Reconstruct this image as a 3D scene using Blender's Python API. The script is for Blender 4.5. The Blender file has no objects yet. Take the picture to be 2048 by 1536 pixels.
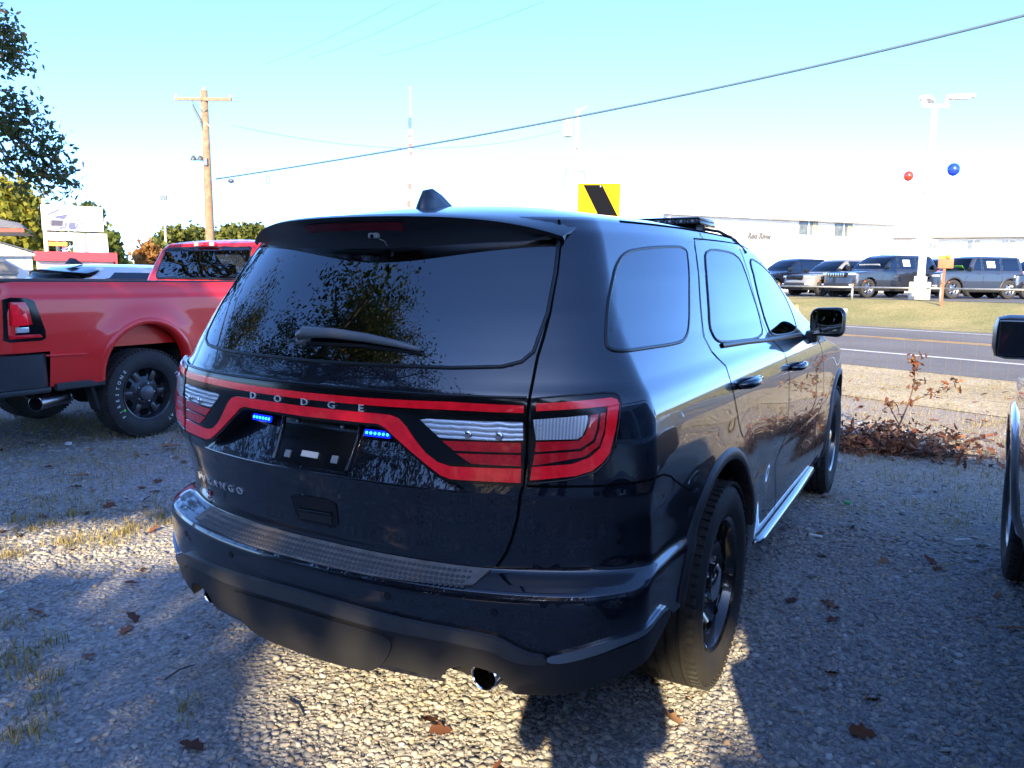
import bpy, bmesh, math, random
import numpy as np
from mathutils import Vector, Matrix
from mathutils.geometry import delaunay_2d_cdt

scene = bpy.context.scene
C = scene.collection
R_ = math.radians

# ------------------------------------------------------------------ camera
cam_data = bpy.data.cameras.new('camera')
cam = bpy.data.objects.new('camera', cam_data)
C.objects.link(cam)
CAM = Vector((1.5416, -1.5542, 1.4682))
def cam_axes(yaw, pitch, roll):
    f = Vector((-math.sin(yaw)*math.cos(pitch), math.cos(yaw)*math.cos(pitch), math.sin(pitch)))
    r = Vector((math.cos(yaw), math.sin(yaw), 0)); u = r.cross(f)
    r2 = r*math.cos(roll)+u*math.sin(roll); u2 = -r*math.sin(roll)+u*math.cos(roll)
    return r2, u2, f
_r, _u, _f = cam_axes(R_(29.436), R_(-7.762), R_(0.618))
cam.matrix_world = Matrix(((_r.x,_u.x,-_f.x,CAM.x),(_r.y,_u.y,-_f.y,CAM.y),(_r.z,_u.z,-_f.z,CAM.z),(0,0,0,1)))
cam_data.sensor_width = 36.0
cam_data.lens = 27.07
cam_data.clip_start = 0.03
cam_data.clip_end = 3000
scene.camera = cam
scene.render.resolution_x, scene.render.resolution_y = 1024, 768

# ------------------------------------------------------------------ world, sun, exposure
SUN_EL, SUN_ROT = R_(24.0), math.atan2(0.40, -0.917)
world = bpy.data.worlds.new('World'); scene.world = world; world.use_nodes = True
_nt = world.node_tree; _nt.nodes.clear()
_o = _nt.nodes.new('ShaderNodeOutputWorld'); _b = _nt.nodes.new('ShaderNodeBackground'); _s = _nt.nodes.new('ShaderNodeTexSky')
_s.sky_type = 'NISHITA'; _s.sun_disc = False; _s.sun_elevation = SUN_EL; _s.sun_rotation = SUN_ROT
_s.altitude = 100; _s.air_density = 0.50; _s.dust_density = 0.6; _s.ozone_density = 7.0
_b.inputs['Strength'].default_value = 0.15
_nt.links.new(_s.outputs[0], _b.inputs[0]); _nt.links.new(_b.outputs[0], _o.inputs[0])
sun_data = bpy.data.lights.new('sun', 'SUN'); sun = bpy.data.objects.new('sun', sun_data); C.objects.link(sun)
sun_data.energy = 2.6; sun_data.angle = R_(0.55); sun_data.color = (1.0, 0.80, 0.49)
SUN_DIR = Vector((-0.40*math.cos(SUN_EL), 0.917*math.cos(SUN_EL), -math.sin(SUN_EL))).normalized()   # the way the light travels
sun.rotation_euler = SUN_DIR.to_track_quat('-Z', 'Y').to_euler()
sun.location = (20, -45, 25)
vs = scene.view_settings
vs.view_transform = 'Standard'; vs.look = 'None'; vs.exposure = 2.5; vs.gamma = 1.0; vs.use_curve_mapping = False
scene.render.engine = 'CYCLES'
scene.cycles.max_bounces = 8; scene.cycles.transparent_max_bounces = 24
scene.cycles.caustics_reflective = False; scene.cycles.caustics_refractive = False
scene.cycles.sample_clamp_indirect = 6.0

# ------------------------------------------------------------------ materials
MATS = {}
def _ramp(nt, stops):
    n = nt.nodes.new('ShaderNodeValToRGB'); e = n.color_ramp.elements
    while len(e) < len(stops): e.new(0.5)
    for k, (p, c) in enumerate(stops):
        e[k].position = p; e[k].color = (c[0], c[1], c[2], 1)
    return n
def mat(name, col=(.5,.5,.5), rough=.5, metal=0., coat=0., coat_rough=.03, coat_ior=1.5, spec=.5, noise=None, bump=None, emit=None, rough_noise=None, alpha_att=None, trans=0.):
    """noise=(scale, dark factor, light factor): patchy colour; bump=(scale, strength, distance)"""
    if name in MATS: return MATS[name]
    m = bpy.data.materials.new(name); m.use_nodes = True; nt = m.node_tree; b = nt.nodes['Principled BSDF']
    b.inputs['Base Color'].default_value = (*col, 1); b.inputs['Roughness'].default_value = rough
    b.inputs['Metallic'].default_value = metal; b.inputs['Specular IOR Level'].default_value = spec
    b.inputs['Coat Weight'].default_value = coat; b.inputs['Coat Roughness'].default_value = coat_rough; b.inputs['Coat IOR'].default_value = coat_ior
    b.inputs['Transmission Weight'].default_value = trans
    tc = nt.nodes.new('ShaderNodeTexCoord')
    if noise:
        n = nt.nodes.new('ShaderNodeTexNoise'); n.inputs['Scale'].default_value = noise[0]; n.inputs['Detail'].default_value = 6; n.inputs['Roughness'].default_value = .65
        nt.links.new(tc.outputs['Object'], n.inputs['Vector'])
        r = _ramp(nt, [(.3, [c*noise[1] for c in col]), (.7, [min(1, c*noise[2]) for c in col])])
        nt.links.new(n.outputs['Fac'], r.inputs[0]); nt.links.new(r.outputs[0], b.inputs['Base Color'])
    if rough_noise:
        n = nt.nodes.new('ShaderNodeTexNoise'); n.inputs['Scale'].default_value = rough_noise[0]; n.inputs['Detail'].default_value = 5
        nt.links.new(tc.outputs['Object'], n.inputs['Vector'])
        mr = nt.nodes.new('ShaderNodeMapRange'); mr.inputs[1].default_value = .35; mr.inputs[2].default_value = .7; mr.inputs[3].default_value = rough_noise[1]; mr.inputs[4].default_value = rough_noise[2]
        nt.links.new(n.outputs['Fac'], mr.inputs[0]); nt.links.new(mr.outputs[0], b.inputs['Roughness'])
    if bump:
        n = nt.nodes.new('ShaderNodeTexNoise'); n.inputs['Scale'].default_value = bump[0]; n.inputs['Detail'].default_value = 4
        nt.links.new(tc.outputs['Object'], n.inputs['Vector'])
        bp = nt.nodes.new('ShaderNodeBump'); bp.inputs['Strength'].default_value = bump[1]; bp.inputs['Distance'].default_value = bump[2]
        nt.links.new(n.outputs['Fac'], bp.inputs['Height']); nt.links.new(bp.outputs[0], b.inputs['Normal'])
    if emit:
        b.inputs['Emission Color'].default_value = (*emit[0], 1); b.inputs['Emission Strength'].default_value = emit[1]
    MATS[name] = m; return m
def mat_rnd(name, stops, rough=.6, trans=0.0, attr='rnd', bump=None, spec=.3):
    """colour picked along a ramp by the per-piece random attribute"""
    if name in MATS: return MATS[name]
    m = bpy.data.materials.new(name); m.use_nodes = True; nt = m.node_tree; b = nt.nodes['Principled BSDF']
    a = nt.nodes.new('ShaderNodeAttribute'); a.attribute_name = attr
    r = _ramp(nt, stops); nt.links.new(a.outputs['Fac'], r.inputs[0]); nt.links.new(r.outputs[0], b.inputs['Base Color'])
    b.inputs['Roughness'].default_value = rough; b.inputs['Specular IOR Level'].default_value = spec
    if bump:
        tc = nt.nodes.new('ShaderNodeTexCoord'); n = nt.nodes.new('ShaderNodeTexNoise'); n.inputs['Scale'].default_value = bump[0]
        nt.links.new(tc.outputs['Object'], n.inputs['Vector']); bp = nt.nodes.new('ShaderNodeBump'); bp.inputs['Strength'].default_value = bump[1]; bp.inputs['Distance'].default_value = bump[2]
        nt.links.new(n.outputs['Fac'], bp.inputs['Height']); nt.links.new(bp.outputs[0], b.inputs['Normal'])
    if trans:
        t = nt.nodes.new('ShaderNodeBsdfTranslucent'); mx = nt.nodes.new('ShaderNodeMixShader'); mx.inputs[0].default_value = trans
        nt.links.new(r.outputs[0], t.inputs[0]); nt.links.new(b.outputs[0], mx.inputs[1]); nt.links.new(t.outputs[0], mx.inputs[2])
        nt.links.new(mx.outputs[0], nt.nodes['Material Output'].inputs[0])
    MATS[name] = m; return m
def mat_glass(name, tint=(.10,.12,.14), ior=1.52, gloss=0.0):
    """window glass: tinted see-through plus a Fresnel reflection"""
    if name in MATS: return MATS[name]
    m = bpy.data.materials.new(name); m.use_nodes = True; nt = m.node_tree; nt.nodes.remove(nt.nodes['Principled BSDF'])
    t = nt.nodes.new('ShaderNodeBsdfTransparent'); t.inputs[0].default_value = (*tint, 1)
    g = nt.nodes.new('ShaderNodeBsdfGlossy'); g.inputs['Roughness'].default_value = gloss; g.inputs[0].default_value = (.95,.97,1,1)
    fr = nt.nodes.new('ShaderNodeFresnel'); fr.inputs[0].default_value = ior
    mx = nt.nodes.new('ShaderNodeMixShader')
    nt.links.new(fr.outputs[0], mx.inputs[0]); nt.links.new(t.outputs[0], mx.inputs[1]); nt.links.new(g.outputs[0], mx.inputs[2])
    nt.links.new(mx.outputs[0], nt.nodes['Material Output'].inputs[0])
    MATS[name] = m; return m

paint_black = mat('paint_black', (.0045,.0055,.011), .28, coat=1.0, coat_rough=.010, coat_ior=1.72, spec=.2, noise=(5,.7,1.5))
plastic_black = mat('plastic_black', (.022,.022,.024), .48, bump=(420,.25,.0006), noise=(9,.8,1.25))
plastic_gloss = mat('plastic_gloss', (.006,.006,.007), .12, spec=.5)
gap_dark = mat('gap_dark', (.002,.002,.002), .9, spec=.1)
rubber_seal = mat('rubber_seal', (.010,.010,.010), .4)
glass_tint = mat_glass('glass_tint', (.11,.13,.14), 2.1)
glass_clear = mat_glass('glass_clear', (.45,.5,.5), 1.55)
chrome = mat('chrome', (.78,.79,.80), .07, metal=1.0, rough_noise=(25,.04,.13))
steel = mat('steel', (.42,.42,.43), .3, metal=1.0, noise=(30,.8,1.1))
lens_red = mat('lens_red', (.72,.008,.022), .22, coat=1.0, coat_rough=.03, spec=.5, emit=((1.0,.006,.02), .035), noise=(26,.62,1.12), bump=(130,.25,.0015))
lens_red_deep = mat('lens_red_deep', (.50,.004,.012), .2, coat=1.0, coat_rough=.03, emit=((1.0,.004,.015), .015), noise=(40,.5,1.3), bump=(160,.4,.002))
lens_dark = mat('lens_dark', (.012,.004,.005), .12, coat=1.0)
tyre_rubber = mat('tyre_rubber', (.022,.021,.020), .78, noise=(14,.8,1.5), bump=(160,.3,.001))
wheel_black = mat('wheel_black', (.008,.008,.009), .18, coat=.8)
liner = mat('liner', (.010,.010,.010), .9, bump=(60,.5,.004))
interior_dark = mat('interior_dark', (.012,.012,.014), .8)
seat_cloth = mat('seat_cloth', (.022,.022,.025), .9)
white_label = mat('white_label', (.62,.60,.55), .6)
# ------------------------------------------------------------------ geometry helpers
def link(name, me, m=None, parent=None, smooth=False, kind=None):
    o = bpy.data.objects.new(name, me); C.objects.link(o)
    if m is not None and not me.materials: me.materials.append(m)
    if smooth: me.polygons.foreach_set('use_smooth', [True]*len(me.polygons))
    if parent is not None: o.parent = parent
    if kind: o['kind'] = kind
    return o
def mesh(name, v, f):
    me = bpy.data.meshes.new(name); me.from_pydata([tuple(p) for p in v], [], f); me.update(); return me
def thing(name, label, cat, loc=(0,0,0), rotz=0, group=None):
    o = bpy.data.objects.new(name, None); C.objects.link(o); o.location = loc; o.rotation_euler = (0,0,rotz)
    o.empty_display_size = .2; o['label'] = label; o['category'] = cat
    if group: o['group'] = group
    return o
def tag(o, label, cat, group=None):
    o['label'] = label; o['category'] = cat
    if group: o['group'] = group
    return o
class MB:
    """collects shapes into one mesh"""
    def __init__(s): s.v = []; s.f = []
    def add(s, v, f):
        n = len(s.v); s.v += [tuple(p) for p in v]; s.f += [tuple(i+n for i in q) for q in f]; return s
    def box(s, c, d, rot=None, bev=0.0):
        x, y, z = d[0]/2, d[1]/2, d[2]/2
        if bev <= 0:
            v = [Vector((a*x,b*y,e*z)) for a in (-1,1) for b in (-1,1) for e in (-1,1)]
            f = [(0,1,3,2),(4,6,7,5),(0,4,5,1),(2,3,7,6),(0,2,6,4),(1,5,7,3)]
        else:
            bm = bmesh.new(); bmesh.ops.create_cube(bm, size=1.0)
            for q in bm.verts: q.co = Vector((q.co.x*d[0], q.co.y*d[1], q.co.z*d[2]))
            bmesh.ops.bevel(bm, geom=bm.edges[:]+bm.verts[:], offset=min(bev, .49*min(d)), segments=2, affect='EDGES', profile=.6)
            bm.verts.index_update(); v = [q.co.copy() for q in bm.verts]; f = [tuple(q.index for q in p.verts) for p in bm.faces]; bm.free()
        M = rot.to_matrix() if rot is not None and hasattr(rot,'to_matrix') else rot
        return s.add([Vector(c)+(M @ q if M is not None else q) for q in v], f)
    def tube(s, path, r, n=8, cap=True):
        P = [Vector(p) for p in path]; rr = r if isinstance(r, (list, tuple)) else [r]*len(P)
        ref = None; rings = []
        for i, p in enumerate(P):
            t = (P[min(i+1,len(P)-1)]-P[max(i-1,0)]).normalized()
            if ref is None: ref = Vector((0,0,1)) if abs(t.z) < .9 else Vector((1,0,0))
            a = t.cross(ref).normalized(); b = a.cross(t).normalized(); ref = b
            rings.append([p+(a*math.cos(2*math.pi*k/n)+b*math.sin(2*math.pi*k/n))*rr[i] for k in range(n)])
        v = [q for g in rings for q in g]; f = []
        for i in range(len(P)-1):
            for k in range(n): f.append((i*n+k, i*n+(k+1)%n, (i+1)*n+(k+1)%n, (i+1)*n+k))
        if cap: f.append(tuple(range(n))[::-1]); f.append(tuple((len(P)-1)*n+k for k in range(n)))
        return s.add(v, f)
    def lathe(s, prof, c=(0,0,0), axis='X', n=32, closed=False):
        """prof: (along axis, radius)"""
        v = []; m = len(prof)
        for k in range(n):
            a = 2*math.pi*k/n; ca, sa = math.cos(a), math.sin(a)
            for (h, r) in prof:
                p = {'X': (h, r*ca, r*sa), 'Y': (r*ca, h, r*sa), 'Z': (r*ca, r*sa, h)}[axis]
                v.append((c[0]+p[0], c[1]+p[1], c[2]+p[2]))
        f = []
        for k in range(n):
            for j in range(m if closed else m-1):
                j2 = (j+1) % m; f.append((k*m+j, k*m+j2, ((k+1)%n)*m+j2, ((k+1)%n)*m+j))
        return s.add(v, f)
    def prism(s, poly, h0, h1, axis='Z'):
        """poly in the plane across axis, extruded h0..h1"""
        def P(a, b, h): return {'Z': (a,b,h), 'Y': (a,h,b), 'X': (h,a,b)}[axis]
        n = len(poly); v = [P(a,b,h0) for a,b in poly]+[P(a,b,h1) for a,b in poly]
        f = [tuple(range(n))[::-1], tuple(range(n,2*n))]+[(k,(k+1)%n,n+(k+1)%n,n+k) for k in range(n)]
        return s.add(v, f)
    def sphere(s, c, r, n=12, m=8, sc=(1,1,1)):
        v = []; f = []
        for i in range(m+1):
            t = math.pi*i/m
            for k in range(n):
                a = 2*math.pi*k/n; v.append((c[0]+r*sc[0]*math.sin(t)*math.cos(a), c[1]+r*sc[1]*math.sin(t)*math.sin(a), c[2]+r*sc[2]*math.cos(t)))
        for i in range(m):
            for k in range(n): f.append((i*n+k,(i+1)*n+k,(i+1)*n+(k+1)%n,i*n+(k+1)%n))
        return s.add(v, f)
    def build(s, name, m, parent=None, smooth=False, fix=True, auto=None):
        me = mesh(name, s.v, s.f)
        if fix:
            bm = bmesh.new(); bm.from_mesh(me); bmesh.ops.remove_doubles(bm, verts=bm.verts[:], dist=1e-6); bmesh.ops.recalc_face_normals(bm, faces=bm.faces[:]); bm.to_mesh(me); bm.free()
        o = link(name, me, m, parent, smooth or auto is not None)
        if auto is not None: me.set_sharp_from_angle(angle=R_(auto))
        return o
def copy_tree(o, parent=None):
    c = o.copy(); C.objects.link(c); c.parent = parent
    for ch in list(o.children): copy_tree(ch, c)
    return c
def text_obj(name, body, size, depth, m, M, parent=None, bold=0.0, shear=0.0, sx=1.0):
    cu = bpy.data.curves.new(name, 'FONT'); cu.body = body; cu.size = size; cu.extrude = depth; cu.offset = bold; cu.shear = shear
    cu.align_x = 'CENTER'; cu.align_y = 'CENTER'; cu.resolution_u = 2
    t = bpy.data.objects.new('tmp_text', cu); me = bpy.data.meshes.new_from_object(t); bpy.data.objects.remove(t); bpy.data.curves.remove(cu)
    me.transform(M @ Matrix.Diagonal((sx,1,1,1)))
    o = link(name, me, m, parent); return o
def frame(o, x, y, z):
    x, y, z = Vector(x).normalized(), Vector(y).normalized(), Vector(z).normalized(); o = Vector(o)
    return Matrix(((x.x,y.x,z.x,o.x),(x.y,y.y,z.y,o.y),(x.z,y.z,z.z,o.z),(0,0,0,1)))
def smoothv(a, b, t):
    t = np.clip((t-a)/(b-a), 0, 1); return t*t*(3-2*t)
def in_poly(px, py, poly):
    px = np.asarray(px); py = np.asarray(py); inside = np.zeros(px.shape, bool); n = len(poly)
    for i in range(n):
        x1, y1 = poly[i]; x2, y2 = poly[(i+1)%n]
        if y1 == y2: continue
        c = ((y1 > py) != (y2 > py)) & (px < (x2-x1)*(py-y1)/(y2-y1)+x1); inside ^= c
    return inside
def rounded(poly, it=2, k=.25):
    """corner cutting of a closed outline"""
    for _ in range(it):
        q = []
        for i in range(len(poly)):
            a, b = poly[i], poly[(i+1)%len(poly)]; q += [(a[0]+(b[0]-a[0])*k, a[1]+(b[1]-a[1])*k), (a[0]+(b[0]-a[0])*(1-k), a[1]+(b[1]-a[1])*(1-k))]
        poly = q
    return poly
def np_mesh(name, V, F, attr=None):
    """V (n,3) array, F (m,k) array of faces all with k corners; attr: per-vertex float 'rnd'"""
    me = bpy.data.meshes.new(name); nv, (nf, k) = len(V), F.shape
    me.vertices.add(nv); me.vertices.foreach_set('co', np.ascontiguousarray(V, np.float32).ravel())
    me.loops.add(nf*k); me.loops.foreach_set('vertex_index', np.ascontiguousarray(F, np.int32).ravel())
    me.polygons.add(nf); me.polygons.foreach_set('loop_start', np.arange(nf, dtype=np.int32)*k)
    me.polygons.foreach_set('loop_total', np.full(nf, k, np.int32))
    me.update(calc_edges=True)
    if attr is not None:
        a = me.attributes.new('rnd', 'FLOAT', 'POINT'); a.data.foreach_set('value', np.ascontiguousarray(attr, np.float32))
    return me
def scatter(name, base_v, base_f, pos, scale, rotm, rnd, m, parent=None, kind=None, smooth=False):
    """many copies of one small shape in one mesh: pos (n,3), scale (n,3), rotm (n,3,3)"""
    n, bv = len(pos), np.asarray(base_v, float)
    if bv.ndim == 2: bv = bv[None]
    V = np.einsum('nij,nkj->nki', rotm, bv*scale[:,None,:])+pos[:,None,:]
    k = V.shape[1]; F = (np.asarray(base_f)[None]+(np.arange(n)*k)[:,None,None]).reshape(-1, len(base_f[0]))
    me = np_mesh(name, V.reshape(-1,3), F, np.repeat(rnd, k))
    return link(name, me, m, parent, smooth, kind)
def rot_random(rng, n, tilt=None):
    """random rotation matrices; tilt limits the lean from upright"""
    a = rng.uniform(0, 2*np.pi, n)
    if tilt is None:
        q = rng.normal(size=(n,4)); q /= np.linalg.norm(q, axis=1)[:,None]; w,x,y,z = q.T
        return np.stack([np.stack([1-2*(y*y+z*z),2*(x*y-w*z),2*(x*z+w*y)],-1),np.stack([2*(x*y+w*z),1-2*(x*x+z*z),2*(y*z-w*x)],-1),np.stack([2*(x*z-w*y),2*(y*z+w*x),1-2*(x*x+y*y)],-1)],1)
    t = rng.uniform(-tilt, tilt, n); b = rng.uniform(0, 2*np.pi, n)
    ca, sa, ct, st, cb, sb = np.cos(a), np.sin(a), np.cos(t), np.sin(t), np.cos(b), np.sin(b); z0 = np.zeros(n); o1 = np.ones(n)
    Rz = np.stack([np.stack([ca,-sa,z0],-1),np.stack([sa,ca,z0],-1),np.stack([z0,z0,o1],-1)],1)
    Rx = np.stack([np.stack([o1,z0,z0],-1),np.stack([z0,ct,-st],-1),np.stack([z0,st,ct],-1)],1)
    Rb = np.stack([np.stack([cb,-sb,z0],-1),np.stack([sb,cb,z0],-1),np.stack([z0,z0,o1],-1)],1)
    return Rb @ Rx @ Rz

# ------------------------------------------------------------------ car body surface: a stack of plan outlines
class Body:
    def __init__(s, P, zs, n=(44,30,150), cap=10):
        s.P = P; s.zk = np.array(P['z']); s.n = n; s.zs = np.asarray(zs)
        rows = []; base = []
        for z in zs:
            X, Y = s.half(z); rows.append(np.stack([X, Y, np.full_like(X, z)], -1)); base.append(np.stack(s.half(z, False), -1))
        X, Y = s.half(zs[-1]); yc = .5*(Y.min()+Y.max())
        for k in range(1, cap+1):
            t = 1-(1-k/cap)**1.6; g = 1-t
            rows.append(np.stack([X*(g if k < cap else 0.0), yc+(Y-yc)*(g*.55+.45), np.full_like(X, zs[-1]+P['cap_h']*(1-g**2.6))], -1))
        V = np.array(rows); V[...,2] += P['droop'](V[...,1])*smoothv(1.15, 1.62, V[...,2])
        s.V = V; D = V[...,:2].copy(); D[:len(base)] = np.array(base)          # arc length along the outline without dents
        s.S = np.concatenate([np.zeros((len(V),1)), np.cumsum(np.linalg.norm(np.diff(D, axis=1), axis=-1), 1)], 1)
        s.zc = np.concatenate([s.zs, s.zs[-1]+.01*np.arange(1, cap+1)])
        F = np.concatenate([V[:,:0:-1]*np.array([-1,1,1]), V], 1)          # whole car: left reversed + right
        du = np.gradient(F, axis=1); dz = np.gradient(F, axis=0); N = np.cross(du, dz); L = np.linalg.norm(N, axis=-1, keepdims=True); N /= np.maximum(L, 1e-12)
        N[-1] = (0,0,1); s.F = F; s.N = N
        s.Sf = np.concatenate([-s.S[:,:0:-1], s.S], 1); s.Zf = np.repeat(s.zc[:,None], F.shape[1], 1)
    def itp(s, k, z): return np.interp(z, s.zk, s.P[k])
    def half(s, z, dents=True):
        P = s.P; g = {k: s.itp(k, z) for k in ('yr','w','bow','rx','ry','yf','fbow','frx','fry')}
        n1, n2, n3 = s.n; w, rx, frx = g['w'], g['rx'], g['frx']
        th = np.linspace(0, np.pi/2, n2); e = 2.3
        x = np.concatenate([np.linspace(0, w-rx, n1, endpoint=False), (w-rx)+rx*np.sin(th)**(2/e)]); t = np.clip((x-(w-rx))/rx, 0, 1)
        y = g['yr']+g['bow']*P.get('bow_gain',1.0)*(x/w)**P.get('bow_pow',2.0)+g['ry']*(1-(np.maximum(0, 1-t**e))**(1/e))+(P['rear_extra'](x, z) if dents else 0)
        xf = np.concatenate([np.linspace(0, w-frx, n1, endpoint=False), (w-frx)+frx*np.sin(th)**(2/e)]); tf = np.clip((xf-(w-frx))/frx, 0, 1)
        yF = g['yf']-g['fbow']*(xf/w)**2-g['fry']*(1-(np.maximum(0, 1-tf**e))**(1/e))
        ys = np.linspace(y[-1], yF[-1], n3+2)[1:-1]
        X = np.concatenate([x, np.full(n3, w), xf[::-1]]); Y = np.concatenate([y, ys, yF[::-1]])
        X = X*P['side'](Y, z)+P['side_add'](Y, z)*smoothv(.55, .85, X/w)
        return X, Y
    def at(s, q):
        """chart points (s,z) -> positions"""
        out = np.zeros((len(q),3)); zi = np.interp([p[1] for p in q], s.zc, np.arange(len(s.zc)))
        for k, (a, z) in enumerate(q):
            i = min(int(zi[k]), len(s.zc)-2); t = zi[k]-i; aa = abs(a)
            p0 = [np.interp(aa, s.S[i], s.V[i,:,c]) for c in range(3)]; p1 = [np.interp(aa, s.S[i+1], s.V[i+1,:,c]) for c in range(3)]
            p = np.array(p0)*(1-t)+np.array(p1)*t
            if a < 0: p[0] = -p[0]
            out[k] = p
        return out
    def nat(s, q, h=.012):
        q = np.asarray(q, float); a = s.at(q+[h,0]); b = s.at(q-[h,0]); c = s.at(q+[0,h]); d = s.at(q-[0,h])
        n = np.cross(a-b, c-d); return n/np.maximum(np.linalg.norm(n, axis=1, keepdims=True), 1e-9)
    def faces_obj(s, name, mask, m, parent):
        """mesh of the grid quads picked by mask, keeping the smooth normals of the whole body"""
        ii, jj = np.nonzero(mask)
        if len(ii) == 0: return None
        nu = s.F.shape[1]; q = np.stack([ii*nu+jj, ii*nu+jj+1, (ii+1)*nu+jj+1, (ii+1)*nu+jj], -1)
        used, inv = np.unique(q, return_inverse=True); Fq = inv.reshape(q.shape)
        V = s.F.reshape(-1,3)[used]; N = s.N.reshape(-1,3)[used]
        me = np_mesh(name, V, Fq); o = link(name, me, m, parent, True)
        me.normals_split_custom_set_from_vertices([tuple(n) for n in N])
        return o
    def panel(s, name, poly, m, parent, off=.003, res=.022, skirt=.006, mirror=False, flat=False):
        if mirror: poly = [(-a, z) for a, z in poly][::-1]
        pts = []
        for k in range(len(poly)):
            a, b = Vector(poly[k]), Vector(poly[(k+1)%len(poly)]); n = max(1, int((b-a).length/res))
            pts += [tuple(a.lerp(b, i/n)) for i in range(n)]
        nb = len(pts); xs = [p[0] for p in pts]; zs = [p[1] for p in pts]
        gx, gz = np.meshgrid(np.arange(min(xs)+res/2, max(xs), res), np.arange(min(zs)+res/2, max(zs), res)); gx, gz = gx.ravel(), gz.ravel()
        if len(gx):
            ok = in_poly(gx, gz, pts)
            B = np.array(pts); d = np.sqrt(((gx[:,None]-B[None,:,0])**2+(gz[:,None]-B[None,:,1])**2).min(1)); ok &= d > res*.45
            pts += list(zip(gx[ok].tolist(), gz[ok].tolist()))
        r = delaunay_2d_cdt([Vector(p) for p in pts], [(k,(k+1)%nb) for k in range(nb)], [], 1, 1e-7)
        q = [(p.x,p.y) for p in r[0]]; F = [tuple(f) for f in r[2]]
        P = s.at(q); N = s.nat(q); Vt = P+N*off; f = []
        for t in F:
            a, b, c = (Vector(Vt[i]) for i in t); nn = (b-a).cross(c-a); f.append(t if nn.dot(Vector(N[t[0]])) > 0 else t[::-1])
        V = [tuple(v) for v in Vt]; NN = [tuple(n) for n in N]
        if skirt:
            cnt = {}
            for t in f:
                for i in range(3): cnt[(t[i], t[(i+1)%3])] = 1
            edges = [e for e in cnt if (e[1], e[0]) not in cnt]; mp = {}
            for e in edges:
                for i in e:
                    for lvl in (0, 1):
                        if (i, lvl) not in mp:
                            mp[(i, lvl)] = len(V); V.append(tuple(P[i]+N[i]*(off-(skirt if lvl else .0)))); NN.append(None)
            sk = [(mp[(b,0)], mp[(a,0)], mp[(a,1)], mp[(b,1)]) for a, b in edges]
            for (a, b), qd in zip(edges, sk):
                e = Vector(Vt[b])-Vector(Vt[a]); n = e.cross(Vector(N[a])).normalized()
                for i in qd: NN[i] = tuple(n) if NN[i] is None else NN[i]
            f = f+sk
        me = mesh(name, V, f); o = link(name, me, m, parent, True)
        me.normals_split_custom_set_from_vertices(NN); return o
    def ribbon(s, name, path, width, m, parent, off=.0015, mirror=False, res=.03, closed=False, thick=0.0):
        if mirror: path = [(-a, z) for a, z in path]
        if closed: path = list(path)+[path[0]]
        pts = []
        for k in range(len(path)-1):
            a, b = Vector(path[k]), Vector(path[k+1]); n = max(1, int((b-a).length/res)); pts += [tuple(a.lerp(b, i/n)) for i in range(n)]
        pts.append(tuple(path[-1])); P = s.at(pts); N = s.nat(pts); v = []; n = len(P)
        T = np.gradient(P, axis=0)
        if closed: T[0] = T[-1] = P[1]-P[-2]
        for k in range(n):
            t = Vector(T[k]).normalized(); nn = Vector(N[k]); bt = nn.cross(t).normalized(); p = Vector(P[k])+nn*off
            if thick: v += [p+bt*width/2-nn*.004, p+bt*width*.33+nn*thick, p-bt*width*.33+nn*thick, p-bt*width/2-nn*.004]
            else: v += [p+bt*width/2, p-bt*width/2]
        w = 4 if thick else 2
        f = [(k*w+j, (k+1)*w+j, (k+1)*w+j+1, k*w+j+1) for k in range(n-1) for j in range(w-1)]
        me = mesh(name, v, f)
        bm = bmesh.new(); bm.from_mesh(me); bmesh.ops.recalc_face_normals(bm, faces=bm.faces[:])
        a0 = bm.faces[:] and bm.faces[0]
        bm.faces.ensure_lookup_table(); bm.normal_update()
        if bm.faces[0].normal.dot(Vector(N[0])) < -0.2: bmesh.ops.reverse_faces(bm, faces=bm.faces[:])
        bm.to_mesh(me); bm.free()
        return link(name, me, m, parent, bool(thick))
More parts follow.
